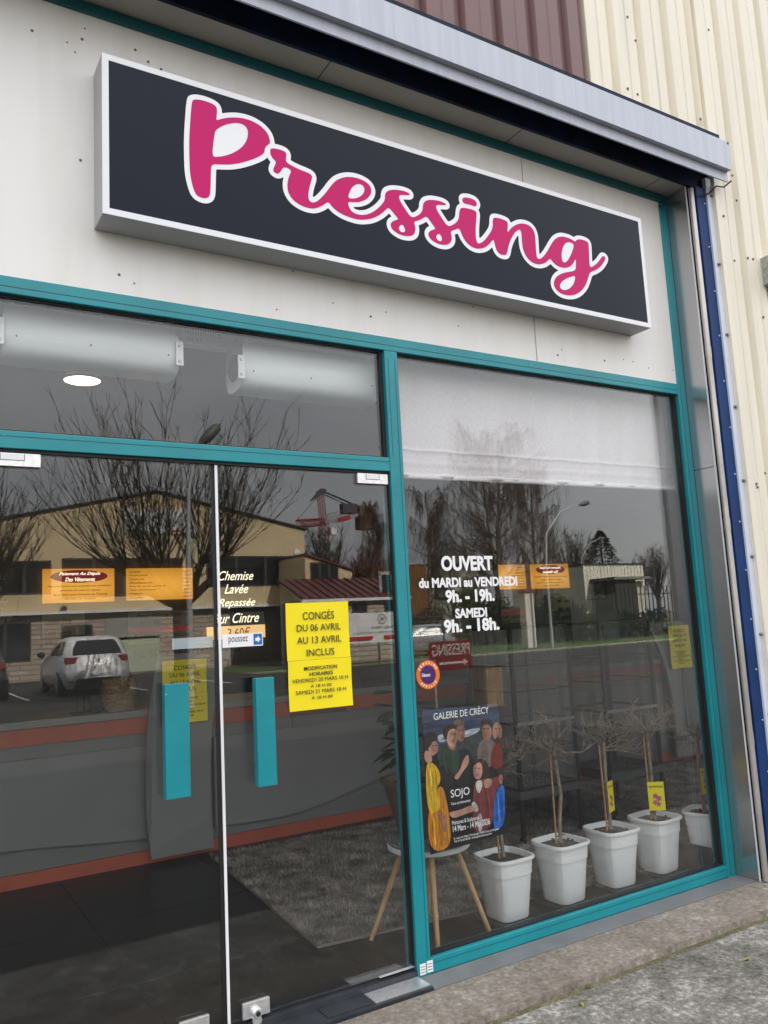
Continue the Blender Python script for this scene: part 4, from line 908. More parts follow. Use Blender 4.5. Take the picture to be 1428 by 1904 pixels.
for i in range(26):
    u = rnd.uniform(.25, 1); b0_ = c0.lerp(top, u); a_ = rnd.uniform(0, 6.283); L = rnd.uniform(.13, .24); e_ = b0_+Vector((math.cos(a_)*L, math.sin(a_)*L*.8, rnd.uniform(-.08, .08)))
    mid = b0_.lerp(e_, .4); st2.tube([b0_, mid], .0025, 5); leaf(lv, mid, e_, rnd.uniform(.05, .085))
for px, py, q, r_ in [(735, 1285, 690, 1283), (760, 1318, 708, 1335), (745, 1270, 728, 1262), (770, 1300, 752, 1345)]:
    p_, q_ = at(px, py, 'y', .42), at(q, r_, 'y', .38); st2.tube([top, p_], .0025, 5); leaf(lv, p_, q_, .085)
st2.build('stem', mat('plant_stem', (.05, .055, .025), .6), pt); lv.build('leaves', LEAF, pt)

# white pots with small clipped bare trees, on black saucers
POTW = mat('white_pot_plastic', (.88, .885, .89), .42, var=.02, scale=14); speckle(POTW, (.30, .27, .22), 46, .735); SOILM = grime('dark_soil', [(.35, (.010, .008, .006)), (.65, (.06, .045, .032))], bump=1.0, bscale=60, sc=(20, 60))
BARK = mat('grey_bark', (.26, .205, .16), .8, var=.3, scale=20); CANE = mat('bamboo_cane', (.42, .24, .10), .6, var=.2, scale=9, stretch=(1, 1, 4))
TIE = mat('green_tie', (.01, .12, .07), .5); TWIG = mat('bare_twig', (.22, .17, .13), .85, var=.35, scale=8)
TAG = mat('yellow_tag', (.85, .72, .01), .45); PINKT = mat('tag_pink', (.45, .03, .22), .5)
def small_tree(seed, loc, lab, bend, tagpos=None, rz=0.0, s=1.0, cane=True):
    R_ = random.Random(seed)
    t_ = thing('potted_tree', lab, 'potted tree', loc, 'small bare trees in white pots in the window')
    t_.rotation_euler = (0, 0, rz); t_.scale = (s,)*3
    P = lambda *a: (a[0]+loc[0], a[1]+loc[1], a[2]+loc[2])
    hw = .108
    pot = sqpot(MB(), P(0, 0, .012), [(hw*.80, 0), (hw*.83, .01), (hw*1.02, .215), (hw*1.06, .217), (hw*1.10, .285), (hw*1.20, .288), (hw*1.22, .296), (hw*1.20, .306), (hw*1.12, .306), (hw*1.10, .297), (hw*1.03, .24)]).build('pot', POTW, t_, smooth=True)
    so_ = sqpot(MB(), P(0, 0, .012), [(hw*1.06, .272), (hw*1.05, .278), (.05, .284), (.01, .286)]).build('soil', SOILM, t_)
    db = MB()
    for k in range(70):
        a_ = R_.uniform(0, 6.28); r_ = R_.uniform(0, .095); db.bbox(loc[0]+r_*math.cos(a_)-.006, loc[0]+r_*math.cos(a_)+.006, loc[1]+r_*math.sin(a_)-.005, loc[1]+r_*math.sin(a_)+.005, loc[2]+.288, loc[2]+.288+R_.uniform(.004, .020), .002)
    db.build('soil_crumb', SOILM, so_)
    zt = .80; st_ = [P(0, 0, .27), P(bend*.3, .004, .42), P(bend, .01, .55), P(bend*.5, .004, .68), P(0, 0, zt)]
    MB().tube(st_, [.012, .0105, .0105, .0095, .010], 9).build('stem', BARK, t_, smooth=True)
    if cane:
        cz = MB(); cz.tube([P(-.022, .006, .27), P(-.030+bend*.3, .008, .78)], .0052, 8); cz.build('cane', CANE, t_)
        ti = MB()
        for z in (.34, .56, .70): ti.tube([P(-.024+.0*z, .0, z), P(.012+bend*.6, .0, z+.002)], .0035, 6)
        ti.build_each('tie', TIE, t_)
    tw = MB()
    def grow(p, d, L, r_, dep):
        n_ = 3; pts = [p]; rr = [r_]
        for i in range(n_):
            d = (d+Vector((R_.uniform(-.55, .55), R_.uniform(-.55, .55), R_.uniform(-.25, .30)))).normalized(); p = p+d*(L/n_); pts.append(p); rr.append(max(.0017, r_*(1-.28*(i+1))))
            if dep > 0:
                for _ in range(R_.choice((1, 1, 2))):
                    dd = (d+Vector((R_.uniform(-1, 1), R_.uniform(-1, 1), R_.uniform(-.5, .8)))).normalized(); grow(p, dd, L*R_.uniform(.5, .8), max(.002, r_*.66), dep-1)
        tw.tube(pts, rr, 4, cap=False)
    for k in range(11):
        a_ = 2*math.pi*k/11+R_.uniform(-.2, .2); e_ = R_.uniform(-.10, 1.25)
        grow(Vector(P(0, 0, zt-.06+.09*R_.random())), Vector((math.cos(a_), math.sin(a_), e_)).normalized(), R_.uniform(.10, .16), .0058, 2)
    tw.build('crown', TWIG, t_)
    if tagpos:
        tx, tz, tw_, th__, ang = tagpos
        ca, sa = math.cos(ang), math.sin(ang)
        def q(u, v, dy=0): return P(tx+u*ca, -.022+u*sa-dy, tz+v)
        tg = MB().prism([q(0, 0), q(tw_, 0), q(tw_, th__), q(0, th__)], (0, .0015, 0)).build('tag', TAG, t_)
        vs, fs = text_mesh('BOUGAINVILLEA', offset=.01); xs = [v.x for v in vs]; a0, a1 = min(xs), max(xs)
        MB().add([q(tw_*(.08+.84*(v.x-a0)/(a1-a0)), th__*(.80+.07*v.y/.7), .0012) for v in vs], fs).build('tag_text', INK, tg)
        fl = MB()
        for (u, v, r_) in [(.42, .50, .16), (.62, .42, .17), (.38, .28, .15), (.58, .22, .14)]:
            for k in range(5):
                a_ = 2*math.pi*k/5+u*9; fl.add([q(tw_*u, th__*v, .001+.0002*k)]+[q(tw_*u+tw_*r_*math.cos(a_+d_)*w__, th__*v+tw_*r_*math.sin(a_+d_)*w__, .001+.0002*k) for d_, w__ in ((-.5, .8), (0, 1.25), (.5, .8))], [(0, 1, 2, 3)])
        fl.build('tag_flower', PINKT, tg)
    return t_
small_tree(3, (2.80, .315, 0), 'small bare tree in white pot right of the poster, without a tag', -.015)
small_tree(11, (3.20, .315, 0), 'small bare tree with crooked stem in white pot, second from poster', .045, cane=True, rz=.06)
small_tree(23, (3.605, .325, 0), 'small bare tree in white pot with a narrow edge-on yellow tag', .0, (-.02, .40, .085, .17, .45), rz=-.05)
small_tree(31, (3.985, .335, 0), 'small bare tree in white pot with a full yellow flower tag', .02, (-.07, .36, .095, .165, -.72), rz=.10)
small_tree(47, (4.325, .235, .02), 'shaded small bare tree in white pot, half hidden by right frame', .01, (-.085, .43, .085, .165, -.5), rz=.35, s=.93)
MB().bbox(4.185, 4.20, .06, .36, .0005, .135, .003).build('skirting', mat('dark_skirting', (.022, .026, .03), .4), label='dark low skirting board at the right end of window display', cat='skirting')
SAU = mat('black_saucer', (.012, .012, .013), .3)
for i, (x, y, r_, z_) in enumerate([(2.80, .315, .165, 0), (3.20, .315, .165, 0), (3.64, .30, .175, 0), (3.99, .335, .165, 0), (4.325, .235, .12, 0)]):
    lab = ['black round saucer under the pot nearest the poster', 'black round saucer under the second white pot', 'black round saucer showing a wide rim beside the third pot', 'black round saucer under the pot with the full tag', 'black round saucer under the half hidden pot'][i]
    MB().lathe([(r_*.85, .001), (r_, .016), (r_*1.02, .018), (r_*.97, .019), (r_*.84, .009), (.01, .009)], (x, y, z_), 40).build('saucer', SAU, smooth=True, label=lab, cat='saucer', group='black saucers under the white pots')

# wire cage on castors (it shows a second time in the mirror)
CG = mat('black_wire', (.010, .010, .011), .45); TRAY = mat('cage_tray', (.085, .087, .09), .5); SEED = mat('seed_litter', (.03, .027, .024), .9, scale=70, col2=(.70, .67, .62), lo=.54, hi=.62, detail=2)
kx0, kx1, ky0, ky1, kz0, kz1 = 3.755, 4.296, 1.285, 1.755, .36, 1.465
cg = thing('bird_cage', 'tall black wire bird cage on castors beside the mirror', 'cage', ((kx0+kx1)/2, (ky0+ky1)/2, 0))
for x, y in ((kx0, ky0), (kx1, ky0), (kx0, ky1), (kx1, ky1)):
    p_ = MB().box(x-.012, x+.012, y-.012, y+.012, .055, kz1).build('post', CG, cg)
    MB().lathe([(.004, -.012), (.026, -.012), (.028, 0), (.026, .012), (.004, .012)], (x, y+.01, .028), 16, 'x').build('castor', CG, p_)
wr = MB()
for k in range(1, 40):
    x = kx0+(kx1-kx0)*k/40
    for y in (ky0, ky1): wr.tube([(x, y, kz0), (x, y, kz1)], .0026, 4, cap=False)
for k in range(1, 34):
    y = ky0+(ky1-ky0)*k/34
    for x in (kx0, kx1): wr.tube([(x, y, kz0), (x, y, kz1)], .0026, 4, cap=False)
wr.build('bars', mat('grey_wire', (.17, .17, .165), .4, metal=.3), cg)
ra = MB()
for z, t in ((kz1, .008), (1.20, .0035), (1.02, .0035), (.80, .008), (.62, .0035), (kz0, .009)):
    for y in (ky0, ky1): ra.box(kx0-.012, kx1+.012, y-t, y+t, z-t, z+t)
    for x in (kx0, kx1): ra.box(x-t, x+t, ky0+t, ky1-t, z-t, z+t)
ra.build('rails', CG, cg)
MB().box(kx0, kx1, ky0-.016, ky0-.009, .79, .812).build('front_rail', mat('pale_rail', (.26, .26, .22), .5), cg)
tr_ = MB(); tr_.box(kx0-.02, kx1+.02, ky0-.02, ky1+.02, .30, .305)
for a_ in ((kx0-.02, kx1+.02, ky0-.02, ky0-.014), (kx0-.02, kx1+.02, ky1+.014, ky1+.02), (kx0-.02, kx0-.014, ky0-.014, ky1+.014), (kx1+.014, kx1+.02, ky0-.014, ky1+.014)): tr_.box(*a_, .3055, .352)
ty = tr_.build('tray', TRAY, cg)
MB().box(kx0-.012, kx1+.012, ky0-.012, ky1+.012, .3055, .318).build('litter', SEED, ty)

# ------------------------------------------------------------------ across the street (seen mirrored in the glass)
BEI = mat('beige_render', (.60, .475, .29), .85, var=.06, scale=1.2); DKG = mat('dark_window_glass', (.012, .014, .016), .12, spec=.6); DKF = mat('dark_window_frame', (.035, .036, .038), .5)
WHT = mat('white_trim', (.74, .74, .74), .5); ROOFM = mat('maroon_roof', (.10, .030, .028), .5, var=.2, scale=3)
def brick(name, c1, c2, mo, sx, rot=True):
    m = bpy.data.materials.new(name); m.use_nodes = True; n = m.node_tree; b_ = n.nodes['Principled BSDF']; b_.inputs['Roughness'].default_value = .85
    tc = n.nodes.new('ShaderNodeTexCoord'); mp = n.nodes.new('ShaderNodeMapping')
    if rot: mp.inputs['Rotation'].default_value = (math.radians(90), 0, 0)
    br = n.nodes.new('ShaderNodeTexBrick'); br.inputs['Color1'].default_value = (*c1, 1); br.inputs['Color2'].default_value = (*c2, 1); br.inputs['Mortar'].default_value = (*mo, 1); br.inputs['Scale'].default_value = sx
    br.inputs['Mortar Size'].default_value = .025; br.inputs['Row Height'].default_value = .2; br.inputs['Brick Width'].default_value = .8
    n.links.new(tc.outputs['Object'], mp.inputs[0]); n.links.new(mp.outputs[0], br.inputs['Vector']); n.links.new(br.outputs[0], b_.inputs['Base Color']); return m
STONE = brick('split_stone_cladding', (.40, .32, .26), (.50, .42, .35), (.20, .16, .13), 1.0)
def fbox(px0, py0, px1, py1, D, dep, name, m, parent, out=0.0):
    """box on a street front D metres out, given by two photo corners"""
    a_, c_ = rf(px0, py0, D), rf(px1, py1, D); return MB().box(min(a_.x, c_.x), max(a_.x, c_.x), a_.y-dep+out, a_.y+out, min(a_.z, c_.z), max(a_.z, c_.z)).build(name, m, parent)
DB = 33.0; yb = 2*GY-DB
ap, rc_, lc_ = rf(290, 915, DB), rf(565, 985, DB), None
hw_ = rc_.x-ap.x; lx = ap.x-hw_-1.5
ob = thing('beige_hall', 'beige gabled commercial hall with stone clad ground floor across the street', 'building', (ap.x, yb-6, 0))
MB().prism([(lx, yb, 2.72), (rc_.x, yb, 2.72), (rc_.x, yb, rc_.z), (ap.x, yb, ap.z), (lx, yb, rc_.z-.33)], (0, -14, 0)).build('wall', BEI, ob)
MB().box(lx, rc_.x, yb-13.9, yb-.03, -.08, 2.719).build('lower_wall', STONE, ob)
rt_ = MB()
for (x0, z0, x1, z1) in ((lx-.15, rc_.z-.36, ap.x, ap.z), (ap.x, ap.z, rc_.x+.15, rc_.z-.03)): rt_.prism([(x0, yb+.12, z0+.01), (x1, yb+.12, z1+.01), (x1, yb+.12, z1+.10), (x0, yb+.12, z0+.10)], (0, -14.2, 0))
rt_.build('roof_edge', DKF, ob)
MB().box(lx-.1, rc_.x+3.6, yb+.0, yb+.30, 2.60, 2.718).build('band', WHT, ob)
def owin(px0, py0, px1, py1, n_, D=DB, parent=None):
    parent = parent or ob
    f_ = fbox(px0, py0, px1, py1, D, .10, 'window', DKF, parent, .03); a_, c_ = rf(px0, py0, D), rf(px1, py1, D); wd = (c_.x-a_.x)/n_
    g_ = MB()
    for k in range(n_): g_.box(a_.x+k*wd+.07, a_.x+(k+1)*wd-.07, a_.y+.031, a_.y+.036, c_.z+.07, a_.z-.07)
    g_.build('pane', DKG, f_)
owin(-60, 1043, 95, 1104, 3); owin(115, 1038, 340, 1105, 4); owin(383, 1034, 546, 1088, 3); owin(-40, 1160, 57, 1228, 2); owin(115, 1163, 172, 1206, 2)
fbox(196, 1150, 300, 1186, DB, .1, 'lintel_panel', mat('grey_panel', (.30, .30, .28), .6), ob, .02)
gd = fbox(210, 1186, 297, 1246, DB, .1, 'garage_door', mat('pale_green_door', (.46, .50, .38), .6), ob, .02)
SHG = mat('grey_shutter', (.085, .088, .09), .5)
sh_ = MB(); a_, c_ = rf(428, 1132, DB), rf(524, 1226, DB)
for k in range(22): sh_.box(a_.x, c_.x, a_.y, a_.y+.05+.02*(k % 2), c_.z+(a_.z-c_.z)*k/22, c_.z+(a_.z-c_.z)*(k+.93)/22)
sh_.build('shutter', SHG, ob)
fbox(392, 1180, 424, 1225, DB, .08, 'door', mat('pale_door', (.40, .36, .30), .6), ob, .02)
ws = fbox(230, 946, 362, 993, DB, .06, 'sign_panel', WHT, ob, .08)
a_, c_ = rf(230, 946, DB), rf(362, 993, DB); ww = c_.x-a_.x
blu = mat('sign_navy', (.015, .02, .06), .5); redm = mat('sign_red', (.5, .02, .03), .5)
for x0, x1, m_ in ((.04, .20, redm), (.66, .82, redm)): MB().box(a_.x+ww*x0, a_.x+ww*x1, a_.y+.081, a_.y+.085, c_.z+.06, c_.z+.16).build('stripe', m_, ws)
sw = MB()
for k in range(5): sw.tube([(a_.x+ww*(.10+.17*k), a_.y+.083, a_.z-.25), (a_.x+ww*(.06+.17*k), a_.y+.083, a_.z-.50), (a_.x+ww*(.12+.17*k), a_.y+.083, a_.z-.72)], .035, 5)
sw.build('swoosh', blu, ws)
lp = MB(); p = rf(551, 1028, DB); lp.lathe([(.16, 0), (.16, .08), (.05, .13)], (p.x, yb, p.z), 20, 'y'); lp.build('wall_lamp', WHT, ob)
p = rf(118, 1132, DB); MB().lathe([(.12, 0), (.12, .1)], (p.x, yb+.03, p.z+.0), 16, 'y').build('vent', DKF, ob)
# lower wing and its maroon roof
DW = 30.0; yw2 = 2*GY-DW
lw_ = thing('beige_annex', 'low beige annex with three dark windows beside the gabled hall', 'building', (19, yw2-3, 0))
q = [rf(566, 1033, DW), rf(654, 1062, DW)]
MB().prism([(q[0].x, yw2, 0), (q[1].x, yw2, 0), (q[1].x, yw2, q[1].z), (q[0].x, yw2, q[0].z)], (0, -2.9, 0)).build('wall', BEI, lw_)
MB().prism([(q[0].x, yw2+.1, q[0].z+.01), (q[1].x+.1, yw2+.1, q[1].z+.01), (q[1].x+.1, yw2+.1, q[1].z+.10), (q[0].x, yw2+.1, q[0].z+.10)], (0, -3.0, 0)).build('roof_edge', ROOFM, lw_)
owin(576, 1046, 629, 1079, 3, DW, lw_)
DM = 27.5; ym = 2*GY-DM
mr2 = thing('maroon_roof_house', 'low stone fronted building with sloping ribbed maroon metal roof', 'building', (19, ym-1, 0))
x0, x1 = rf(560, 1110, DM).x, rf(745, 1110, DM).x; z0 = rf(640, 1113, DM).z; z1 = rf(600, 1076, 29.8).z
MB().box(x0, x1+.3, ym-2.2, ym, -.08, z0-.12).build('wall', STONE, mr2)
MB().box(x0-.1, x1+.4, ym-.02, ym+.25, z0-.12, z0).build('gutter', WHT, mr2)
rr = MB(); rr.prism([(x0, ym+.2, z0+.005), (x1+.3, ym+.2, z0+.005), (x1+.3, yw2+.05, z1), (x0, yw2+.05, z1)], (0, 0, -.06))
k = x0
while k < x1+.2: rr.prism([(k, ym+.2, z0+.006), (k+.05, ym+.2, z0+.006), (k+.05, yw2+.05, z1), (k, yw2+.05, z1)], (0, 0, .06)); k += .42
rr.build('roof', ROOFM, mr2)
owin(654, 1123, 682, 1138, 2, DM, mr2); owin(714, 1121, 736, 1136, 1, DM, mr2)
# banner on a mesh fence
DN = 25.0; yn = 2*GY-DN
fn = thing('mesh_fence', 'grey wire mesh fence carrying the white banner', 'fence', (17, yn, 0))
a_, c_ = rf(636, 1140, DN), rf(770, 1190, DN)
fm = MB(); X1 = c_.x+3
for k in range(0, int((X1-a_.x)/.11)): fm.tube([(a_.x+k*.11, yn, 0), (a_.x+k*.11, yn, a_.z-.05)], .004, 3, cap=False)
for k in range(9): fm.box(a_.x, X1, yn-.006, yn+.006, .1+k*.2, .112+k*.2)
fm.build('mesh', mat('fence_wire', (.16, .17, .16), .6), fn)
k = a_.x
while k < X1: MB().box(k-.03, k+.03, yn-.03, yn+.03, -.05, a_.z).build('post', mat('fence_post', (.10, .12, .10), .6), fn); k += 1.6
bn = thing('banner', 'white advertising banner with circular monogram hung on the mesh fence', 'banner', ((a_.x+c_.x)/2, yn+.05, c_.z))
bxa, bxb = a_.x+.05, rf(752, 1140, DN).x; vs = []; NX, NZ = 40, 8
for j in range(NZ+1):
    for i in range(NX+1):
        u, v = i/NX, j/NZ; vs.append((bxa+(bxb-bxa)*u, yn+.05+.018*math.sin(u*21+v*3)*v, c_.z+(a_.z-c_.z)*v-.05*math.sin(math.pi*u)*(v-.2)))
MB().add(vs, [(j*(NX+1)+i, j*(NX+1)+i+1, (j+1)*(NX+1)+i+1, (j+1)*(NX+1)+i) for j in range(NZ) for i in range(NX)]).build('cloth', WHT, bn, smooth=True)
h_ = a_.z-c_.z; wb = bxb-bxa; yt = yn+.085; GRY = mat('banner_grey', (.14, .13, .12), .6)
mx_ = bxa+wb*.60
rg_ = MB(); rg_.tube([(mx_+.19*math.cos(t), yt, c_.z+h_*.76+.19*math.sin(t)) for t in [2*math.pi*k/36 for k in range(37)]], .012, 5); rg_.build('monogram_ring', GRY, bn)
text('monogram', 'HL', GRY, bn, mx_-.11, mx_+.10, c_.z+h_*.70, c_.z+h_*.83, yt, flip=True)
text('banner_name', 'LABEL HOME', GRY, bn, bxa+wb*.42, bxa+wb*.80, c_.z+h_*.46, c_.z+h_*.53, yt, flip=True)
text('banner_line', 'Vente, location et rénovation de l\'habitat', GRY, bn, bxa+wb*.14, bxb-.05, c_.z+h_*.30, c_.z+h_*.38, yt, flip=True)
for u0, u1 in ((.02, .42), (.62, .98)): MB().prism([(bxa+wb*u0, yt, c_.z+h_*.10), (bxa+wb*u1, yt, c_.z+h_*.10), (bxa+wb*(u1+.03), yt, c_.z+h_*.22), (bxa+wb*u0, yt, c_.z+h_*.22)], (0, .003, 0)).build('red_flash', redm, bn)

# traffic mirror on its post
DT = 28.0; p0, p1 = rf(704, 1063, DT), rf(732, 1112, DT); yt = 2*GY-DT
tm = thing('traffic_mirror', 'square traffic mirror with black and white striped border on green post', 'traffic mirror', ((p0.x+p1.x)/2, yt, -.06))
GPOST = mat('dark_green_post', (.012, .06, .03), .5)
MB().tube([((p0.x+p1.x)/2+.25, yt-.06, -.06), ((p0.x+p1.x)/2, yt-.06, p0.z-.2)], .05, 10).build('post', GPOST, tm)
fr_ = MB().bbox(p0.x, p1.x, yt-.04, yt, p1.z, p0.z, .02).build('frame', mat('mirror_frame_white', (.72, .72, .72), .5), tm)
sp_ = MB(); NS = 11; wx, hz_ = p1.x-p0.x, p0.z-p1.z; bd = .15
for k in range(NS):
    u = k/NS; s_ = .5/NS
    for zz in (p1.z+.01, p0.z-bd): sp_.prism([(p0.x+wx*u, yt+.003, zz), (p0.x+wx*(u+s_), yt+.003, zz), (p0.x+wx*(u+s_)+.05, yt+.003, zz+bd-.01), (p0.x+wx*u+.05, yt+.003, zz+bd-.01)], (0, .003, 0))
    for xx in (p0.x+.01, p1.x-bd): sp_.prism([(xx, yt+.0035, p1.z+hz_*u), (xx+bd-.01, yt+.0035, p1.z+hz_*u+.06), (xx+bd-.01, yt+.0035, p1.z+hz_*(u+s_)+.06), (xx, yt+.0035, p1.z+hz_*(u+s_))], (0, .003, 0))
sp_.build('stripes', INK, tm)
MB().bbox(p0.x+bd, p1.x-bd, yt+.0, yt+.02, p1.z+bd, p0.z-bd, .03).build('mirror_face', DKG, tm)

# street sign PRESSING with arrow
DS = 9.5; ys_ = 2*GY-DS; a_, c_ = rf(799, 1194, DS), rf(879, 1242, DS)
ps = thing('pressing_signboard', 'dark red pressing signboard with arrow on two thin posts in the car park', 'sign', ((a_.x+c_.x)/2, ys_, -.064))
PRED = mat('signboard_red', (.16, .014, .018), .5)
MB().bbox(a_.x, c_.x, ys_-.03, ys_, c_.z, a_.z, .004).build('board', PRED, ps)
SL = mat('signboard_letters', (.50, .42, .40), .5)
h_ = a_.z-c_.z; w_ = c_.x-a_.x
text('word', 'PRESSING', SL, ps, a_.x+w_*.05, c_.x-w_*.04, c_.z+h_*.50, a_.z-h_*.10, ys_+.001, flip=True, offset=.01)
MB().prism([(a_.x+w_*x, ys_+.001, c_.z+h_*z) for x, z in ((.20, .20), (.20, .28), (.80, .28), (.80, .36), (.90, .24), (.80, .12), (.80, .20))], (0, .003, 0)).build('arrow', SL, ps)
for x in (a_.x+w_*.09, c_.x-w_*.0): MB().tube([(x, ys_-.015, -.064), (x, ys_-.015, c_.z)], .013, 8).build('post', mat('pale_post', (.5, .5, .48), .5), ps)

# wooden litter bin
a_, c_ = rf(903, 1238, 8.6), rf(938, 1312, 8.6); yb8 = 2*GY-8.6
wb_ = thing('wooden_bin', 'slatted wooden litter bin in the car park beside the pressing signboard', 'litter bin', ((a_.x+c_.x)/2, yb8-.2, -.064)); k = 5; wd = (c_.x-a_.x)/k
TIM = mat('weathered_timber', (.24, .16, .085), .8, var=.3, scale=4, stretch=(8, 8, 1))
mb = MB()
for i in range(k): mb.bbox(a_.x+i*wd+.004, a_.x+(i+1)*wd-.004, yb8-.02, yb8, -.05, a_.z-.04, .004)
for i in range(k):
    mb.bbox(a_.x-.02, a_.x, yb8-.02-(i+1)*wd+.004, yb8-.02-i*wd-.004, -.05, a_.z-.04, .004); mb.bbox(c_.x, c_.x+.02, yb8-.02-(i+1)*wd+.004, yb8-.02-i*wd-.004, -.05, a_.z-.04, .004)
mb.build('slats', TIM, wb_)
MB().box(a_.x+.0, c_.x, yb8-.02-k*wd, yb8-.021, -.05, a_.z-.06).build('liner', BLACK, wb_)
MB().bbox(a_.x-.03, c_.x+.03, yb8-.03-k*wd, yb8+.015, a_.z-.04, a_.z, .008).build('rim', mat('bin_rim', (.03, .028, .026), .5), wb_)

# street lamps
LPM = mat('lamp_post_grey', (.40, .41, .42), .45, metal=.3)
def street_lamp(px, py, bx, by_, D, lab, tilt):
    h, b_ = rf(px, py, D), rf(bx, by_, D); y = 2*GY-D
    t_ = thing('street_lamp', lab, 'street lamp', (b_.x, y, -.064), 'street lamps along the road')
    MB().tube([(b_.x, y, -.064), (b_.x, y, h.z*.55), (b_.x+(h.x-b_.x)*.06, y, h.z*.78), (b_.x+(h.x-b_.x)*.40, y, h.z*.93), (b_.x+(h.x-b_.x)*.85, y, h.z-.03)], [.075, .06, .045, .035, .028], 10).build('pole', LPM, t_, smooth=True)
    d = Vector((h.x-b_.x, 0, h.z*.10)).normalized(); c = Vector((h.x, y, h.z)); ve = []
    MB().tube([c-d*.45, c-d*.30, c-d*.05, c+d*.22, c+d*.34], [.03, .09, .135, .11, .02], 12).build('lamp_head', mat('lamp_head_grey', (.09, .09, .088), .5), t_, smooth=True)
    return t_
street_lamp(1088, 936, 1022, 1130, 27, 'tall grey street lamp with curved arm in front of the birches', 1)
street_lamp(392, 806, 352, 1150, 14.5, 'street lamp in front of the pollarded tree and beige hall', 1)
street_lamp(1121, 1001, 1085, 1110, 60, 'small distant street lamp against the dark conifer', 1)

# cars
def ring(z, yr, yf, hw, e=3.2, n=56, er=None):
    o = []; cy_, hl_ = (yr+yf)/2, (yf-yr)/2
    for j in range(n):
        t = 2*math.pi*j/n; ca, sa = math.cos(t), math.sin(t); k = (abs(ca)**e+abs(sa)**e)**(-1/e); o.append((hw*sa*k, cy_-hl_*ca*k, z))
    return o
def lerp_ring(levels, z):
    for (a_, b_) in zip(levels, levels[1:]):
        if a_[0] <= z <= b_[0]:
            t = (z-a_[0])/(b_[0]-a_[0]); return tuple(a_[i]+(b_[i]-a_[i])*t for i in range(5))
def car(name, lab, loc, rz, paint, plate, s=1.0, word=None):
    """hatchback, rear at local y=0, nose towards +y; heights as rings of (z, rear, front, half width, squareness)"""
    L = [(.18, .16, 3.90, .80, 4.0), (.30, .04, 4.02, .845, 4.4), (.48, -.02, 4.06, .87, 5.6), (.62, .0, 4.04, .87, 5.4), (.76, .05, 3.96, .86, 5.0), (.88, .10, 3.72, .845, 4.8), (.95, .13, 3.45, .825, 4.6), (1.0, .16, 3.05, .80, 4.4), (1.12, .25, 2.82, .755, 4.4), (1.24, .35, 2.55, .705, 4.4), (1.34, .45, 2.25, .655, 4.2), (1.40, .60, 2.0, .585, 3.0), (1.435, .85, 1.75, .47, 2.6)]
    N = 56; t_ = thing(name, lab, 'car', loc, 'cars parked across the street'); t_.rotation_euler = (0, 0, rz); t_.scale = (s,)*3
    O = Vector(loc); mb = MB(); vs = []
    for z, yr, yf, hw, e in L: vs += [Vector(p)+O for p in ring(z, yr, yf, hw, e, N)]
    fs = [(i*N+j, i*N+(j+1) % N, (i+1)*N+(j+1) % N, (i+1)*N+j) for i in range(len(L)-1) for j in range(N)]+[tuple(range(N-1, -1, -1)), tuple(range((len(L)-1)*N, len(L)*N))]
    mb.add(vs, fs).build('body', paint, t_, smooth=True)
    def patch_(nm, m, z0, z1, a0, a1, out=.008, par=None, nz=6, na=10, inset=None):
        """skin patch between two heights and two angles (0 = rear, 90 = right side)"""
        pv = []
        for i in range(nz+1):
            v = i/nz; z = z0+(z1-z0)*v; g_ = lerp_ring(L, z); cy_, hl_ = (g_[1]+g_[2])/2, (g_[2]-g_[1])/2
            for j in range(na+1):
                u = j/na; aa0, aa1 = (a0, a1) if not inset else inset(v)
                t = math.radians(aa0+(aa1-aa0)*u); ca, sa = math.cos(t), math.sin(t); k = (abs(ca)**g_[4]+abs(sa)**g_[4])**(-1/g_[4])
                pv.append(Vector((( g_[3]+out)*sa*k, cy_-(hl_+out)*ca*k, z+out*.3))+O)
        return MB().add(pv, [(i*(na+1)+j, i*(na+1)+j+1, (i+1)*(na+1)+j+1, (i+1)*(na+1)+j) for i in range(nz) for j in range(na)]).build(nm, m, par or t_, smooth=True)
    rear = math.degrees(math.atan2(.70, 1.9))
    patch_('rear_window', DKG, .985, 1.33, -17, 17, na=20, inset=lambda v: (-37-2*math.sin(v*math.pi)+3*v, 37+2*math.sin(v*math.pi)-3*v))
    for s_ in (1, -1):
        patch_('side_window', DKG, .98, 1.33, s_*44, s_*96, inset=lambda v: (s_*(52+5*v), s_*(108-12*v)))
        patch_('tail_light', mat('tail_light_red', (.30, .008, .014), .15, var=.4, scale=12), .80, .935, s_*17, s_*36, out=.014, inset=lambda v: (s_*(33-4*v), s_*(44.5+2*v)))
        patch_('sill_trim', BLACK, .185, .27, s_*50, s_*130, out=.006)
        patch_('rear_lamp_lower', redm, .33, .37, s_*34, s_*40, out=.012)
        mr_b = MB(); mr_b.lathe([(.02, -.09), (.075, -.06), (.085, .0), (.06, .08), (.02, .10)], Vector((s_*.96, 2.62, 1.0))+O, 14, 'x'); mr_b.build('wing_mirror', BLACK, t_, smooth=True)
    patch_('windscreen', DKG, 1.01, 1.33, 143, 217)
    patch_('bumper_insert', mat('bumper_black', (.018, .018, .019), .6), .185, .42, -16, 16, out=.010, na=20, inset=lambda v: (-36+6*v, 36-6*v))
    gp = lambda x, z, o=.02: Vector((x, -.02-o, z))+O
    pl_ = MB().box(O.x-.26, O.x+.26, O.y-.045, O.y-.030, O.z+.44, O.z+.55).build('number_plate', WHT, t_)
    vs2, fs2 = text_mesh(plate); xs = [v.x for v in vs2]; x0_, x1_ = min(xs), max(xs)
    MB().add([(O.x-.21+.42*(v.x-x0_)/(x1_-x0_), O.y-.047-(.002 if v.z > 0 else 0), O.z+.465+.085*v.y) for v in vs2], fs2).build('plate_text', INK, pl_)
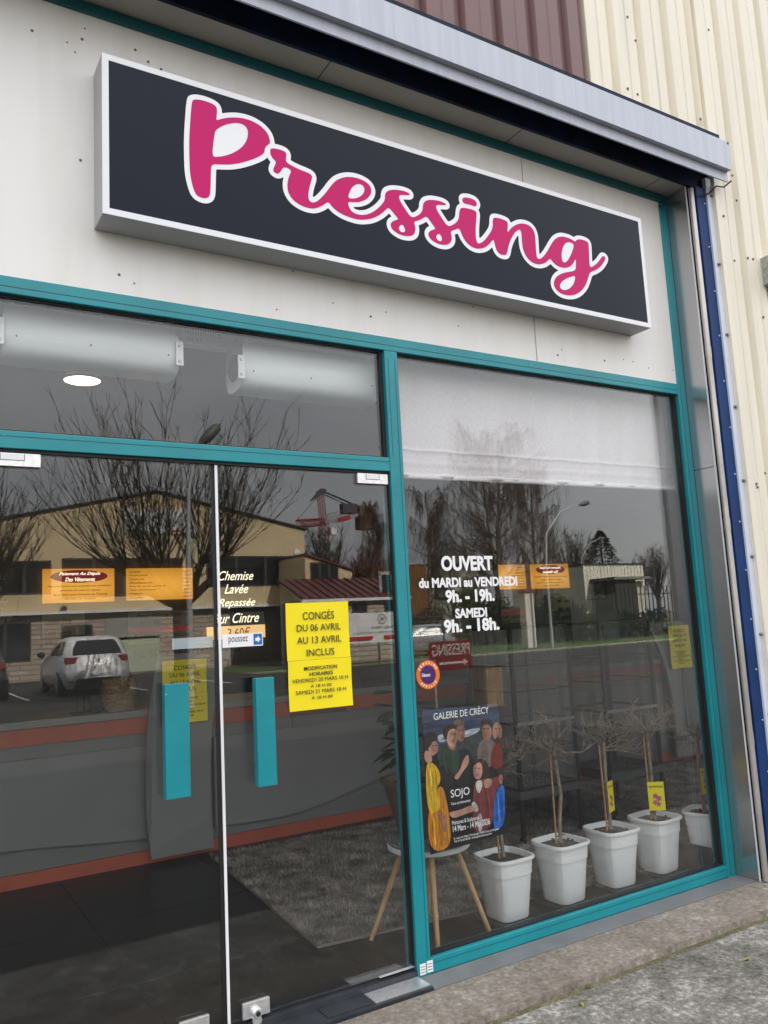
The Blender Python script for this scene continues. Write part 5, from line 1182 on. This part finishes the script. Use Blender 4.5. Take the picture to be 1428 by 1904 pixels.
    bdg = MB(); bdg.prism([(O.x+x, O.y+.045, O.z+z) for x, z in ((0, .80), (.045, .865), (0, .93), (-.045, .865))], (0, -.018, 0)); bdg.build('badge', CHROME, t_)
    if word:
        vs3, fs3 = text_mesh(word); xs = [v.x for v in vs3]; x0_, x1_ = min(xs), max(xs)
        MB().add([(O.x-.11+.22*(v.x-x0_)/(x1_-x0_), O.y-.004-(.003 if v.z > 0 else 0), O.z+.70+.055*v.y) for v in vs3], fs3).build('model_word', GRY, t_)
    for x in (-.76, .76):
        for y in (.78, 3.28):
            wv = MB(); wv.lathe([(.02, -.10), (.28, -.10), (.315, -.07), (.315, .07), (.28, .10), (.02, .10)], Vector((x, y, .315))+O, 26, 'x'); wl = wv.build('wheel', mat('tyre', (.016, .016, .017), .75), t_)
            rim = MB(); sx_ = 1 if x > 0 else -1; rim.lathe([(.03, 0), (.20, .005), (.215, -.01)], Vector((x+sx_*.100, y, .315))+O, 20, 'x', close=False); rim.build('rim', ALU, wl)
            MB().lathe([(.36, -.03), (.36, .03)], Vector((x+sx_*.03, y, .335))+O, 24, 'x').build('wheel_arch', BLACK, t_)
    MB().tube([Vector((0, .75, 1.425))+O, Vector((0, .60, 1.60))+O], [.008, .004], 6).build('aerial', BLACK, t_)
    return t_
PWHITE = mat('white_car_paint', (.86, .86, .86), .3, coat=.5); PDARK = mat('anthracite_car_paint', (.055, .056, .058), .22, coat=1.0, metal=.3); PGREY = mat('silver_car_paint', (.36, .38, .40), .25, coat=1.0, metal=.5)
cw = rf(165, 1290, 21.7)
car('white_hatchback', 'white hatchback parked facing the beige hall, seen from behind', (cw.x+.16, -21.0, -.064), math.pi+math.radians(1), PWHITE, 'EV-405-NO', s=1.17, word='CLIO')
car('dark_hatchback', 'anthracite hatchback at the left edge beside the white car', (2.05, -21.6, -.064), math.pi, PDARK, 'DK-218-PX', s=1.1)
cg2 = rf(850, 1165, 26)
car('silver_hatchback', 'silver hatchback parked side on behind the red pressing signboard', (cg2.x+1.6, -28.5, -.05), math.radians(105), PGREY, 'FA-731-KB')

# trees
TB = mat('street_tree_bark', (.045, .035, .026), .9, var=.35, scale=6)
def branch(mb, p, d, L, r0, r1, n_, wob, R_, up=0.0, sides=6):
    pts = [Vector(p)]; rr = [r0]; d = Vector(d).normalized(); outp = []
    for i in range(n_):
        d = (d+Vector((R_.uniform(-wob, wob), R_.uniform(-wob, wob), R_.uniform(-wob, wob)+up))).normalized(); pts.append(pts[-1]+d*(L/n_)); rr.append(r0+(r1-r0)*(i+1)/n_); outp.append((pts[-1], d.copy()))
    mb.tube(pts, rr, sides, cap=False); return outp
def pollard(base, lab, seed, H, spread, twigs=True):
    R_ = random.Random(seed); t_ = thing('pollarded_tree', lab, 'tree', base, 'bare pollarded street trees'); B_ = Vector(base)
    tk = MB(); fork = B_+Vector((0, 0, H*.27)); tk.tube([B_, B_+Vector((.02, 0, H*.12)), fork], [.26, .20, .21], 12); cr_ = MB(); knuckles = []
    nl = 7
    for k in range(nl):
        a_ = 2*math.pi*k/nl+R_.uniform(-.3, .3); o_ = R_.uniform(.5, 1.0)
        d = Vector((math.cos(a_)*o_, math.sin(a_)*o_*.8, R_.uniform(.30, .95)))
        seg = branch(tk, fork-Vector((0, 0, .15)), d, H*R_.uniform(.11, .19), .13, .065, 5, .22, R_, .12, 8)
        e_ = seg[-1]; tk.lathe([(.02, -.10), (.085, -.05), (.10, .02), (.07, .08), (.02, .11)], e_[0], 9); knuckles.append((e_[0], Vector((d.x, d.y, .5)).normalized()))
        if k % 2 == 0: knuckles.append((seg[2][0], Vector((d.x, d.y, .8)).normalized()))
    for kp, kd in knuckles:
        for j in range(17):
            a_ = R_.uniform(0, 6.283); o_ = R_.uniform(.2, 1.15); d = (Vector((math.cos(a_)*o_, math.sin(a_)*o_, R_.uniform(.02, 1.0)))+kd*.65)
            L_ = H*R_.uniform(.20, .46); seg = branch(cr_, kp, d, L_, R_.uniform(.009, .019), .005, 7, .10, R_, .12, 4)
            for (q, dd) in seg[1:]:
                for _ in range(R_.choice((0, 1, 1, 2))):
                    sd_ = (dd+Vector((R_.uniform(-.9, .9), R_.uniform(-.9, .9), R_.uniform(-.2, .7)))).normalized(); s2 = branch(cr_, q, sd_, L_*R_.uniform(.12, .30), .0075, .0045, 3, .12, R_, .10, 3)
                    if R_.random() < .5:
                        q2, d2 = s2[1]; branch(cr_, q2, (d2+Vector((R_.uniform(-.9, .9), R_.uniform(-.9, .9), .3))).normalized(), L_*.10, .007, .004, 2, .1, R_, .05, 3)
    tk.build('trunk', TB, t_, smooth=True); cr_.build('crown', TB, t_); return t_
tb_ = rf(337, 1200, 16.5)
pollard((tb_.x, 2*GY-16.5, -.064), 'large bare pollarded tree in front of the beige hall', 5, 9.0, 1)
tb2 = rf(-75, 1200, 17)
pollard((tb2.x, 2*GY-17, -.064), 'second bare pollarded tree at the left edge above the dark car', 9, 6.6, 1)
WB = mat('birch_bark', (.20, .19, .17), .8, scale=9, stretch=(1, 1, 5), col2=(.06, .055, .05), lo=.45, hi=.6); WT = mat('birch_twig', (.115, .080, .066), .9, var=.3, scale=2)
def birch(base, H, W_, lab, seed, dens=1.0):
    R_ = random.Random(seed); t_ = thing('weeping_birch', lab, 'tree', base, 'bare weeping birches behind the fence'); B_ = Vector(base); tk = MB(); cr_ = MB()
    seg = branch(tk, B_, (R_.uniform(-.05, .05), 0, 1), H*.93, H*.016, H*.003, 12, .045, R_, .04, 9)
    for i, (q, dd) in enumerate(seg):
        if i < 2: continue
        f_ = i/12
        for j in range(4):
            a_ = R_.uniform(0, 6.283); d = Vector((math.cos(a_), math.sin(a_), R_.uniform(.35, 1.1))); L_ = W_*(1.15-.75*f_)*R_.uniform(.6, 1.1)
            s1 = branch(cr_, q, d, L_, H*.0042*(1.2-f_), .02, 7, .13, R_, .02, 5)
            for (q1, d1) in s1[1:]:
                for _ in range(R_.choice((1, 2))):
                    d2 = (d1+Vector((R_.uniform(-1, 1), R_.uniform(-1, 1), R_.uniform(-.1, .6)))).normalized(); s2 = branch(cr_, q1, d2, L_*R_.uniform(.12, .28), .022, .012, 3, .15, R_, -.05, 3)
                    for (q2, d3) in s2:
                        for _ in range(R_.choice((1, 2, 2))):
                            h = Vector((R_.uniform(-.35, .35), R_.uniform(-.35, .35), -1)); branch(cr_, q2, h, R_.uniform(.6, 2.6), .009, .006, 4, .10, R_, -.12, 3)
    tk.build('trunk', WB, t_, smooth=True); cr_.build('crown', WT, t_); return t_
DBI = 48.0
for px, top, W_, lab, sd_ in [(738, 915, 2.2, 'weeping birch partly behind the striped traffic mirror', 1), (785, 900, 4.2, 'slim weeping birch close to the mullion', 2), (868, 815, 5.6, 'tall weeping birch with long hanging twigs under the blind', 3), (955, 788, 6.4, 'tallest weeping birch in the middle of the group', 4), (1025, 868, 5.2, 'weeping birch behind the curved street lamp', 6)]:
    tp_, b_ = rf(px, top, DBI), rf(px+14, 1130, DBI); birch((b_.x, 2*GY-DBI+rnd.uniform(-4, 4), -.06), tp_.z, W_, lab, sd_)
def bush_tree(px, top, D, W_, lab, seed, m, name='bare_tree', grp='bare trees beyond the buildings', n0=60):
    R_ = random.Random(seed); tp_ = rf(px, top, D); H = tp_.z; base = (tp_.x, 2*GY-D, -.06); t_ = thing(name, lab, 'tree', base, grp); B_ = Vector(base); tk = MB(); cr_ = MB()
    tk.tube([B_, B_+Vector((0, 0, H*.35))], [H*.02, H*.014], 8)
    for k in range(n0):
        a_ = R_.uniform(0, 6.283); o_ = R_.uniform(.1, .75); s1 = branch(cr_, B_+Vector((0, 0, H*R_.uniform(.22, .38))), (math.cos(a_)*o_*W_, math.sin(a_)*o_*W_, 1), H*R_.uniform(.4, .68), H*.006, .015, 6, .10, R_, .06, 4)
        for (q, d) in s1[2:]:
            for _ in range(4): branch(cr_, q, (d+Vector((R_.uniform(-.9, .9), R_.uniform(-.9, .9), R_.uniform(-.2, .5)))).normalized(), H*R_.uniform(.05, .14), .022, .010, 3, .15, R_, .05, 3)
    tk.build('trunk', TB, t_); cr_.build('crown', m, t_)
bush_tree(601, 985, 42, .9, 'round bare tree behind the beige annex under the crane', 21, TB)
RTW = mat('reddish_twig', (.09, .035, .03), .9, var=.3, scale=2)
bush_tree(655, 1035, 40, 1.2, 'low reddish bare bush above the maroon roof', 22, RTW, 'bare_shrub', 'reddish bushes above the roofs')
bush_tree(688, 1022, 41, 1.1, 'taller reddish bare bush beside the striped traffic mirror', 24, RTW, 'bare_shrub', 'reddish bushes above the roofs')
bush_tree(1180, 1040, 75, 1.0, 'bare tree right of the corrugated shed', 25, TB); bush_tree(1215, 1015, 80, .8, 'thin bare tree near the right end of the fence', 26, TB); bush_tree(1060, 985, 62, 1.0, 'bare tree between the birches and the conifer', 27, TB)
# conifer
tp_ = rf(1115, 987, 62); CF = mat('conifer_needles', (.018, .030, .016), .8, var=.5, scale=3); cf = thing('dark_conifer', 'broad dark conifer behind the corrugated shed', 'tree', (tp_.x, 2*GY-62, -.06)); mb = MB(); R_ = random.Random(77)
MB().tube([(tp_.x, 2*GY-62, -.06), (tp_.x, 2*GY-62, tp_.z*.9)], [.3, .05], 8).build('trunk', TB, cf)
for k in range(5200):
    v = R_.random()**.8; z = tp_.z*(.22+.78*v); rad = (1-v)**.62*3.6*(.75+.5*R_.random()*(.6+.4*math.sin(7*v*6.28))); a_ = R_.uniform(0, 6.283); rr_ = rad*math.sqrt(R_.uniform(.15, 1))
    c = Vector((tp_.x+rr_*math.cos(a_), 2*GY-62+rr_*math.sin(a_), z-.25*rr_/3)); s_ = R_.uniform(.10, .26); d = Vector((math.cos(a_), math.sin(a_), R_.uniform(-.4, .5))).normalized(); e_ = d.cross(Vector((R_.uniform(-1, 1), R_.uniform(-1, 1), 1))).normalized()
    mb.quad(c-e_*s_*.4, c+d*s_, c+e_*s_*.4, c-d*s_*.5)
mb.build('crown', CF, cf)
# tower crane
DC = 150.0; yc = 2*GY-DC; RED = mat('crane_red', (.28, .025, .03), .5); CGR = mat('crane_grey', (.26, .24, .24), .5); CDK = mat('crane_dark', (.05, .05, .055), .6)
m0, m1, jt, jl_, jr = rf(603, 1010, DC), rf(597, 912, DC), rf(601, 973, DC), rf(530, 981, DC), rf(690, 950, DC)
cr_ = thing('tower_crane', 'distant red tower crane rising behind the beige buildings', 'crane', (m0.x, yc, 0))
def lattice(mb, a_, b_, wd, n_, r_):
    a_, b_ = Vector(a_), Vector(b_); d = (b_-a_); t = d.normalized(); u = t.cross(Vector((0, 1, 0))); u = u.normalized(); v = Vector((0, 1, 0))
    cs = [(u*sx+v*sy)*wd*.5 for sx, sy in ((-1, -1), (1, -1), (1, 1), (-1, 1))]
    for c in cs: mb.tube([a_+c, b_+c], r_, 4)
    for i in range(n_):
        for k in range(4): mb.tube([a_+d*(i/n_)+cs[k], a_+d*((i+1)/n_)+cs[(k+1) % 4]], r_*.7, 3, cap=False)
mb = MB(); lattice(mb, (m0.x, yc, 0), (m0.x, yc, jt.z), 1.5, 16, .10); mb.build('mast', RED, cr_)
mb = MB(); lattice(mb, (jt.x, yc, jt.z), (m1.x-.3, yc, m1.z), 1.1, 8, .09); mb.build('tower_head', RED, cr_)
mb = MB(); lattice(mb, (jt.x, yc, jt.z+.3), (jl_.x, yc+6, jl_.z), 1.4, 16, .12); mb.build('jib', RED, cr_)
mb = MB(); mb.prism([(jt.x, yc-.7, jt.z-.4), (jr.x, yc-.7, jr.z-.6), (jr.x, yc-.7, jr.z+.3), (jt.x, yc-.7, jt.z+.4)], (0, 1.4, 0)); lattice(mb, (jt.x, yc, jt.z+1.1), (jr.x-1, yc, jr.z+1.2), 1.0, 14, .07); mb.build('counter_jib', CGR, cr_)
k0, k1 = Vector((jt.x, yc, jt.z)).lerp(Vector((jr.x, yc, jr.z)), .26), Vector((jt.x, yc, jt.z)).lerp(Vector((jr.x, yc, jr.z)), .52)
MB().prism([(k0.x, yc+.71, k0.z-.7), (k1.x, yc+.71, k1.z-.75), (k1.x, yc+.71, k1.z+.4), (k0.x, yc+.71, k0.z+.4)], (0, .1, 0)).build('jib_panel', RED, cr_)
MB().bbox(jr.x-3.6, jr.x-.2, yc-1.2, yc+1.2, jr.z-4.2, jr.z+1.0, .1).build('counterweight', mat('crane_ballast', (.14, .085, .06), .8), cr_)
MB().bbox(jr.x-7.5, jr.x-3.8, yc-.8, yc+.8, jr.z-.8, jr.z+1.4, .1).build('winch', CDK, cr_)
MB().bbox(jt.x+1.0, jt.x+2.3, yc, yc+1.6, jt.z-2.6, jt.z-1.1, .1).build('cab', WHT, cr_)
mb = MB(); mb.tube([(m1.x, yc, m1.z), (jr.x-4, yc, jr.z+1.2)], .2, 4); mb.tube([(m1.x, yc, m1.z-.6), (jr.x-6, yc, jr.z+1.2)], .13, 4); mb.tube([(m1.x, yc, m1.z-.4), (jl_.x, yc+6, jl_.z+.8)], .09, 4); mb.build('tie_rope', CDK, cr_)
mb = MB(); mb.prism([(m1.x-3.0, yc, m1.z-2.6), (m1.x+.6, yc, m1.z-.6), (m1.x+.9, yc, m1.z+.2), (m1.x-.4, yc, m1.z+.3)], (0, .8, 0)); mb.build('head_platform', CDK, cr_)

# corrugated sheds
def shed(name, lab, px0, px1, top, D, m, dep=10):
    a_, c_ = rf(px0, top, D), rf(px1, top, D); y = 2*GY-D; t_ = thing(name, lab, 'shed', ((a_.x+c_.x)/2, y-dep/2, 0)); mb = MB(); x = a_.x; k = 0
    while x < c_.x:
        x2 = min(x+.22, c_.x); mb.box(x, x2, y-.2-(.05 if k % 2 else 0), y-(.05 if k % 2 else 0), -.05, a_.z); x = x2; k += 1
    mb.build('wall', m, t_)
    MB().box(a_.x, c_.x, y-dep, y-.26, -.05, a_.z-.05).build('body', m, t_)
    MB().box(a_.x-.1, c_.x+.1, y-dep, y+.06, a_.z, a_.z+.14).build('roof_edge', DKF, t_); return t_, a_, c_, y
CS = mat('cream_shed_sheet', (.46, .43, .35), .6, var=.1, scale=1); PS = mat('pale_shed_sheet', (.60, .58, .50), .6, var=.08, scale=1)
t_, a_, c_, y = shed('cream_shed', 'cream corrugated shed behind the birch trunks with a navy sign', 775, 898, 1052, 55, CS)
p0, p1 = rf(808, 1092, 55), rf(834, 1114, 55); sb = MB().box(p0.x, p1.x, y+.01, y+.06, p1.z, p0.z).build('sign_panel', mat('navy_sign', (.012, .02, .09), .5), t_)
for k, (u0, u1) in enumerate(((.35, .65), (.12, .88), (.12, .88), (.10, .9))): MB().box(p0.x+(p1.x-p0.x)*u0, p0.x+(p1.x-p0.x)*u1, y+.061, y+.066, p1.z+(p0.z-p1.z)*(.78-.2*k), p1.z+(p0.z-p1.z)*(.88-.2*k)).build('sign_line', WHT, sb)
t_, a_, c_, y = shed('pale_shed', 'pale corrugated industrial shed with a dark porch behind the fence', 1084, 1196, 1051, 50, PS)
MB().box(rf(1102, 1080, 50).x, rf(1140, 1080, 50).x, y+.05, y+2.6, -.05, rf(1100, 1082, 50).z).build('porch', mat('dark_porch', (.025, .022, .02), .8), t_)
MB().box(rf(1096, 1080, 50).x, rf(1162, 1080, 50).x, y+.05, y+3.0, rf(1100, 1082, 50).z+.005, rf(1100, 1077, 50).z).build('porch_roof', mat('porch_roof_grey', (.15, .14, .12), .8), t_)
MB().box(rf(1140, 1080, 50).x+.01, rf(1160, 1080, 50).x, y+.05, y+2.2, -.05, rf(1100, 1085, 50).z).build('porch_wall', CS, t_)
# orange timber fence
a_, c_ = rf(664, 1052, 46), rf(790, 1052, 46); mb = MB(); x = a_.x; R_ = random.Random(3)
while x < c_.x: mb.box(x, x+.19, 2*GY-46.1, 2*GY-46, -.06, a_.z+R_.uniform(-.1, .1)); x += .215
tf = thing('timber_fence', 'tall orange brown timber board fence behind the striped traffic mirror', 'fence', ((a_.x+c_.x)/2, 2*GY-46, 0)); mb.build('boards', mat('orange_timber', (.17, .075, .022), .8, var=.3, scale=2, stretch=(6, 1, .4)), tf)
mb = MB()
for z in (1.0, 3.2): mb.box(a_.x, c_.x, 2*GY-46.2, 2*GY-46.1, z, z+.12)
mb.build('rail', TB, tf)
# hedges
def hedge(name, lab, px0, px1, top, D, m, n_=2600, dep=1.6, cat='hedge'):
    a_, c_ = rf(px0, top, D), rf(px1, top, D); R_ = random.Random(int(px0)); mb = MB(); y = 2*GY-D
    for k in range(n_):
        x = R_.uniform(a_.x, c_.x); z = R_.uniform(0, 1)**.8*a_.z*(.86+.14*math.sin(x*2.1)+.06*math.sin(x*5.7)); p = Vector((x, y-R_.uniform(0, dep), z)); s_ = R_.uniform(.05, .14)
        d = Vector((R_.uniform(-1, 1), R_.uniform(-1, 1), R_.uniform(-.6, 1))).normalized(); e_ = d.orthogonal().normalized(); mb.quad(p-e_*s_*.5, p+d*s_, p+e_*s_*.5, p-d*s_)
    t_ = thing(name, lab, cat, ((a_.x+c_.x)/2, y-dep/2, 0)); mb.build('foliage', m, t_)
    R2 = random.Random(5); st_ = MB()
    for k in range(24):
        x = R2.uniform(a_.x, c_.x); st_.tube([(x, y-dep*.5, 0), (x+R2.uniform(-.3, .3), y-dep*R2.uniform(.2, .8), a_.z*.8)], .03, 4)
    st_.build('stems', TB, t_)
HD = mat('dark_hedge_leaf', (.012, .022, .009), .7, var=.5, scale=3); HG = mat('green_shrub_leaf', (.06, .09, .018), .7, var=.5, scale=3)
hedge('dark_hedge', 'dark evergreen hedge behind the white gate pillar', 893, 975, 1112, 34, HD, 3600); hedge('dark_hedge', 'dark evergreen hedge between the pillar and chain link fence', 1003, 1092, 1108, 32, HD, 3600)
hedge('low_hedge', 'low dark hedge in front of the picket fence at right', 1098, 1250, 1138, 30, HD, 3000); hedge('green_shrub', 'yellow green shrub in front of the cream shed', 858, 902, 1078, 44, HG, 2200, cat='shrub')
hedge('low_shrub', 'low brown shrub at the foot of the cream shed', 778, 830, 1128, 40, mat('brown_shrub', (.05, .045, .02), .8, var=.5, scale=3), 1400, cat='shrub')
# gate pillar, palisade, chain link
DG = 28.0; a_, c_ = rf(975, 1096, DG), rf(997, 1176, DG); gp_ = thing('gate_pillar', 'white rendered gate pillar with small red tiled cap', 'pillar', (a_.x, 2*GY-DG, -.05))
MB().bbox(a_.x, c_.x, 2*GY-DG-.45, 2*GY-DG, -.055, a_.z-.12, .01).build('shaft', mat('pillar_render', (.62, .58, .52), .8), gp_)
xm_, ym_ = (a_.x+c_.x)/2, 2*GY-DG-.225; mb = MB(); mb.add([(a_.x-.1, ym_-.33, a_.z-.12), (c_.x+.1, ym_-.33, a_.z-.12), (c_.x+.1, ym_+.33, a_.z-.12), (a_.x-.1, ym_+.33, a_.z-.12), (xm_, ym_, a_.z+.16)], [(3, 2, 1, 0), (0, 1, 4), (1, 2, 4), (2, 3, 4), (3, 0, 4)]); mb.build('cap', mat('red_tile', (.14, .03, .02), .7), gp_)
DP = 31.0; a_, c_ = rf(1138, 1092, DP), rf(1262, 1092, DP); pf = thing('picket_fence', 'dark metal picket fence in front of the pale shed', 'fence', ((a_.x+c_.x)/2, 2*GY-DP, 0)); mb = MB(); x = a_.x
while x < c_.x: mb.box(x, x+.06, 2*GY-DP-.02, 2*GY-DP+.02, -.05, a_.z); x += .34
for z in (.4, a_.z-.5): mb.box(a_.x, c_.x, 2*GY-DP-.05, 2*GY-DP-.021, z, z+.06)
mb.build('pickets', mat('dark_picket', (.02, .02, .02), .6), pf)
DL = 29.0; a_, c_ = rf(1060, 1108, DL), rf(1148, 1170, DL); clf = thing('chain_link_fence', 'grey chain link fence panel in front of the dark porch', 'fence', ((a_.x+c_.x)/2, 2*GY-DL, 0)); mb = MB(); L_ = c_.x-a_.x; Hh = a_.z
k = -Hh
while k < L_:
    for s_ in (1, -1):
        x0, z0, x1, z1 = (k, 0, k+Hh, Hh) if s_ > 0 else (k+Hh, 0, k, Hh)
        t0 = max(0, (0-x0)/(x1-x0) if s_ > 0 else (L_-x0)/(x1-x0)); t1 = min(1, (L_-x0)/(x1-x0) if s_ > 0 else (0-x0)/(x1-x0))
        if t1 > t0: mb.tube([(a_.x+x0+(x1-x0)*t0, 2*GY-DL, z0+(z1-z0)*t0), (a_.x+x0+(x1-x0)*t1, 2*GY-DL, z0+(z1-z0)*t1)], .008, 3, cap=False)
    k += .16
mb.build('mesh', mat('chain_link', (.10, .10, .10), .6), clf)
mb = MB()
for x in (a_.x, (a_.x+c_.x)/2, c_.x): mb.tube([(x, 2*GY-DL, -.05), (x, 2*GY-DL, Hh+.1)], .035, 8)
mb.build('post', GPOST, clf)
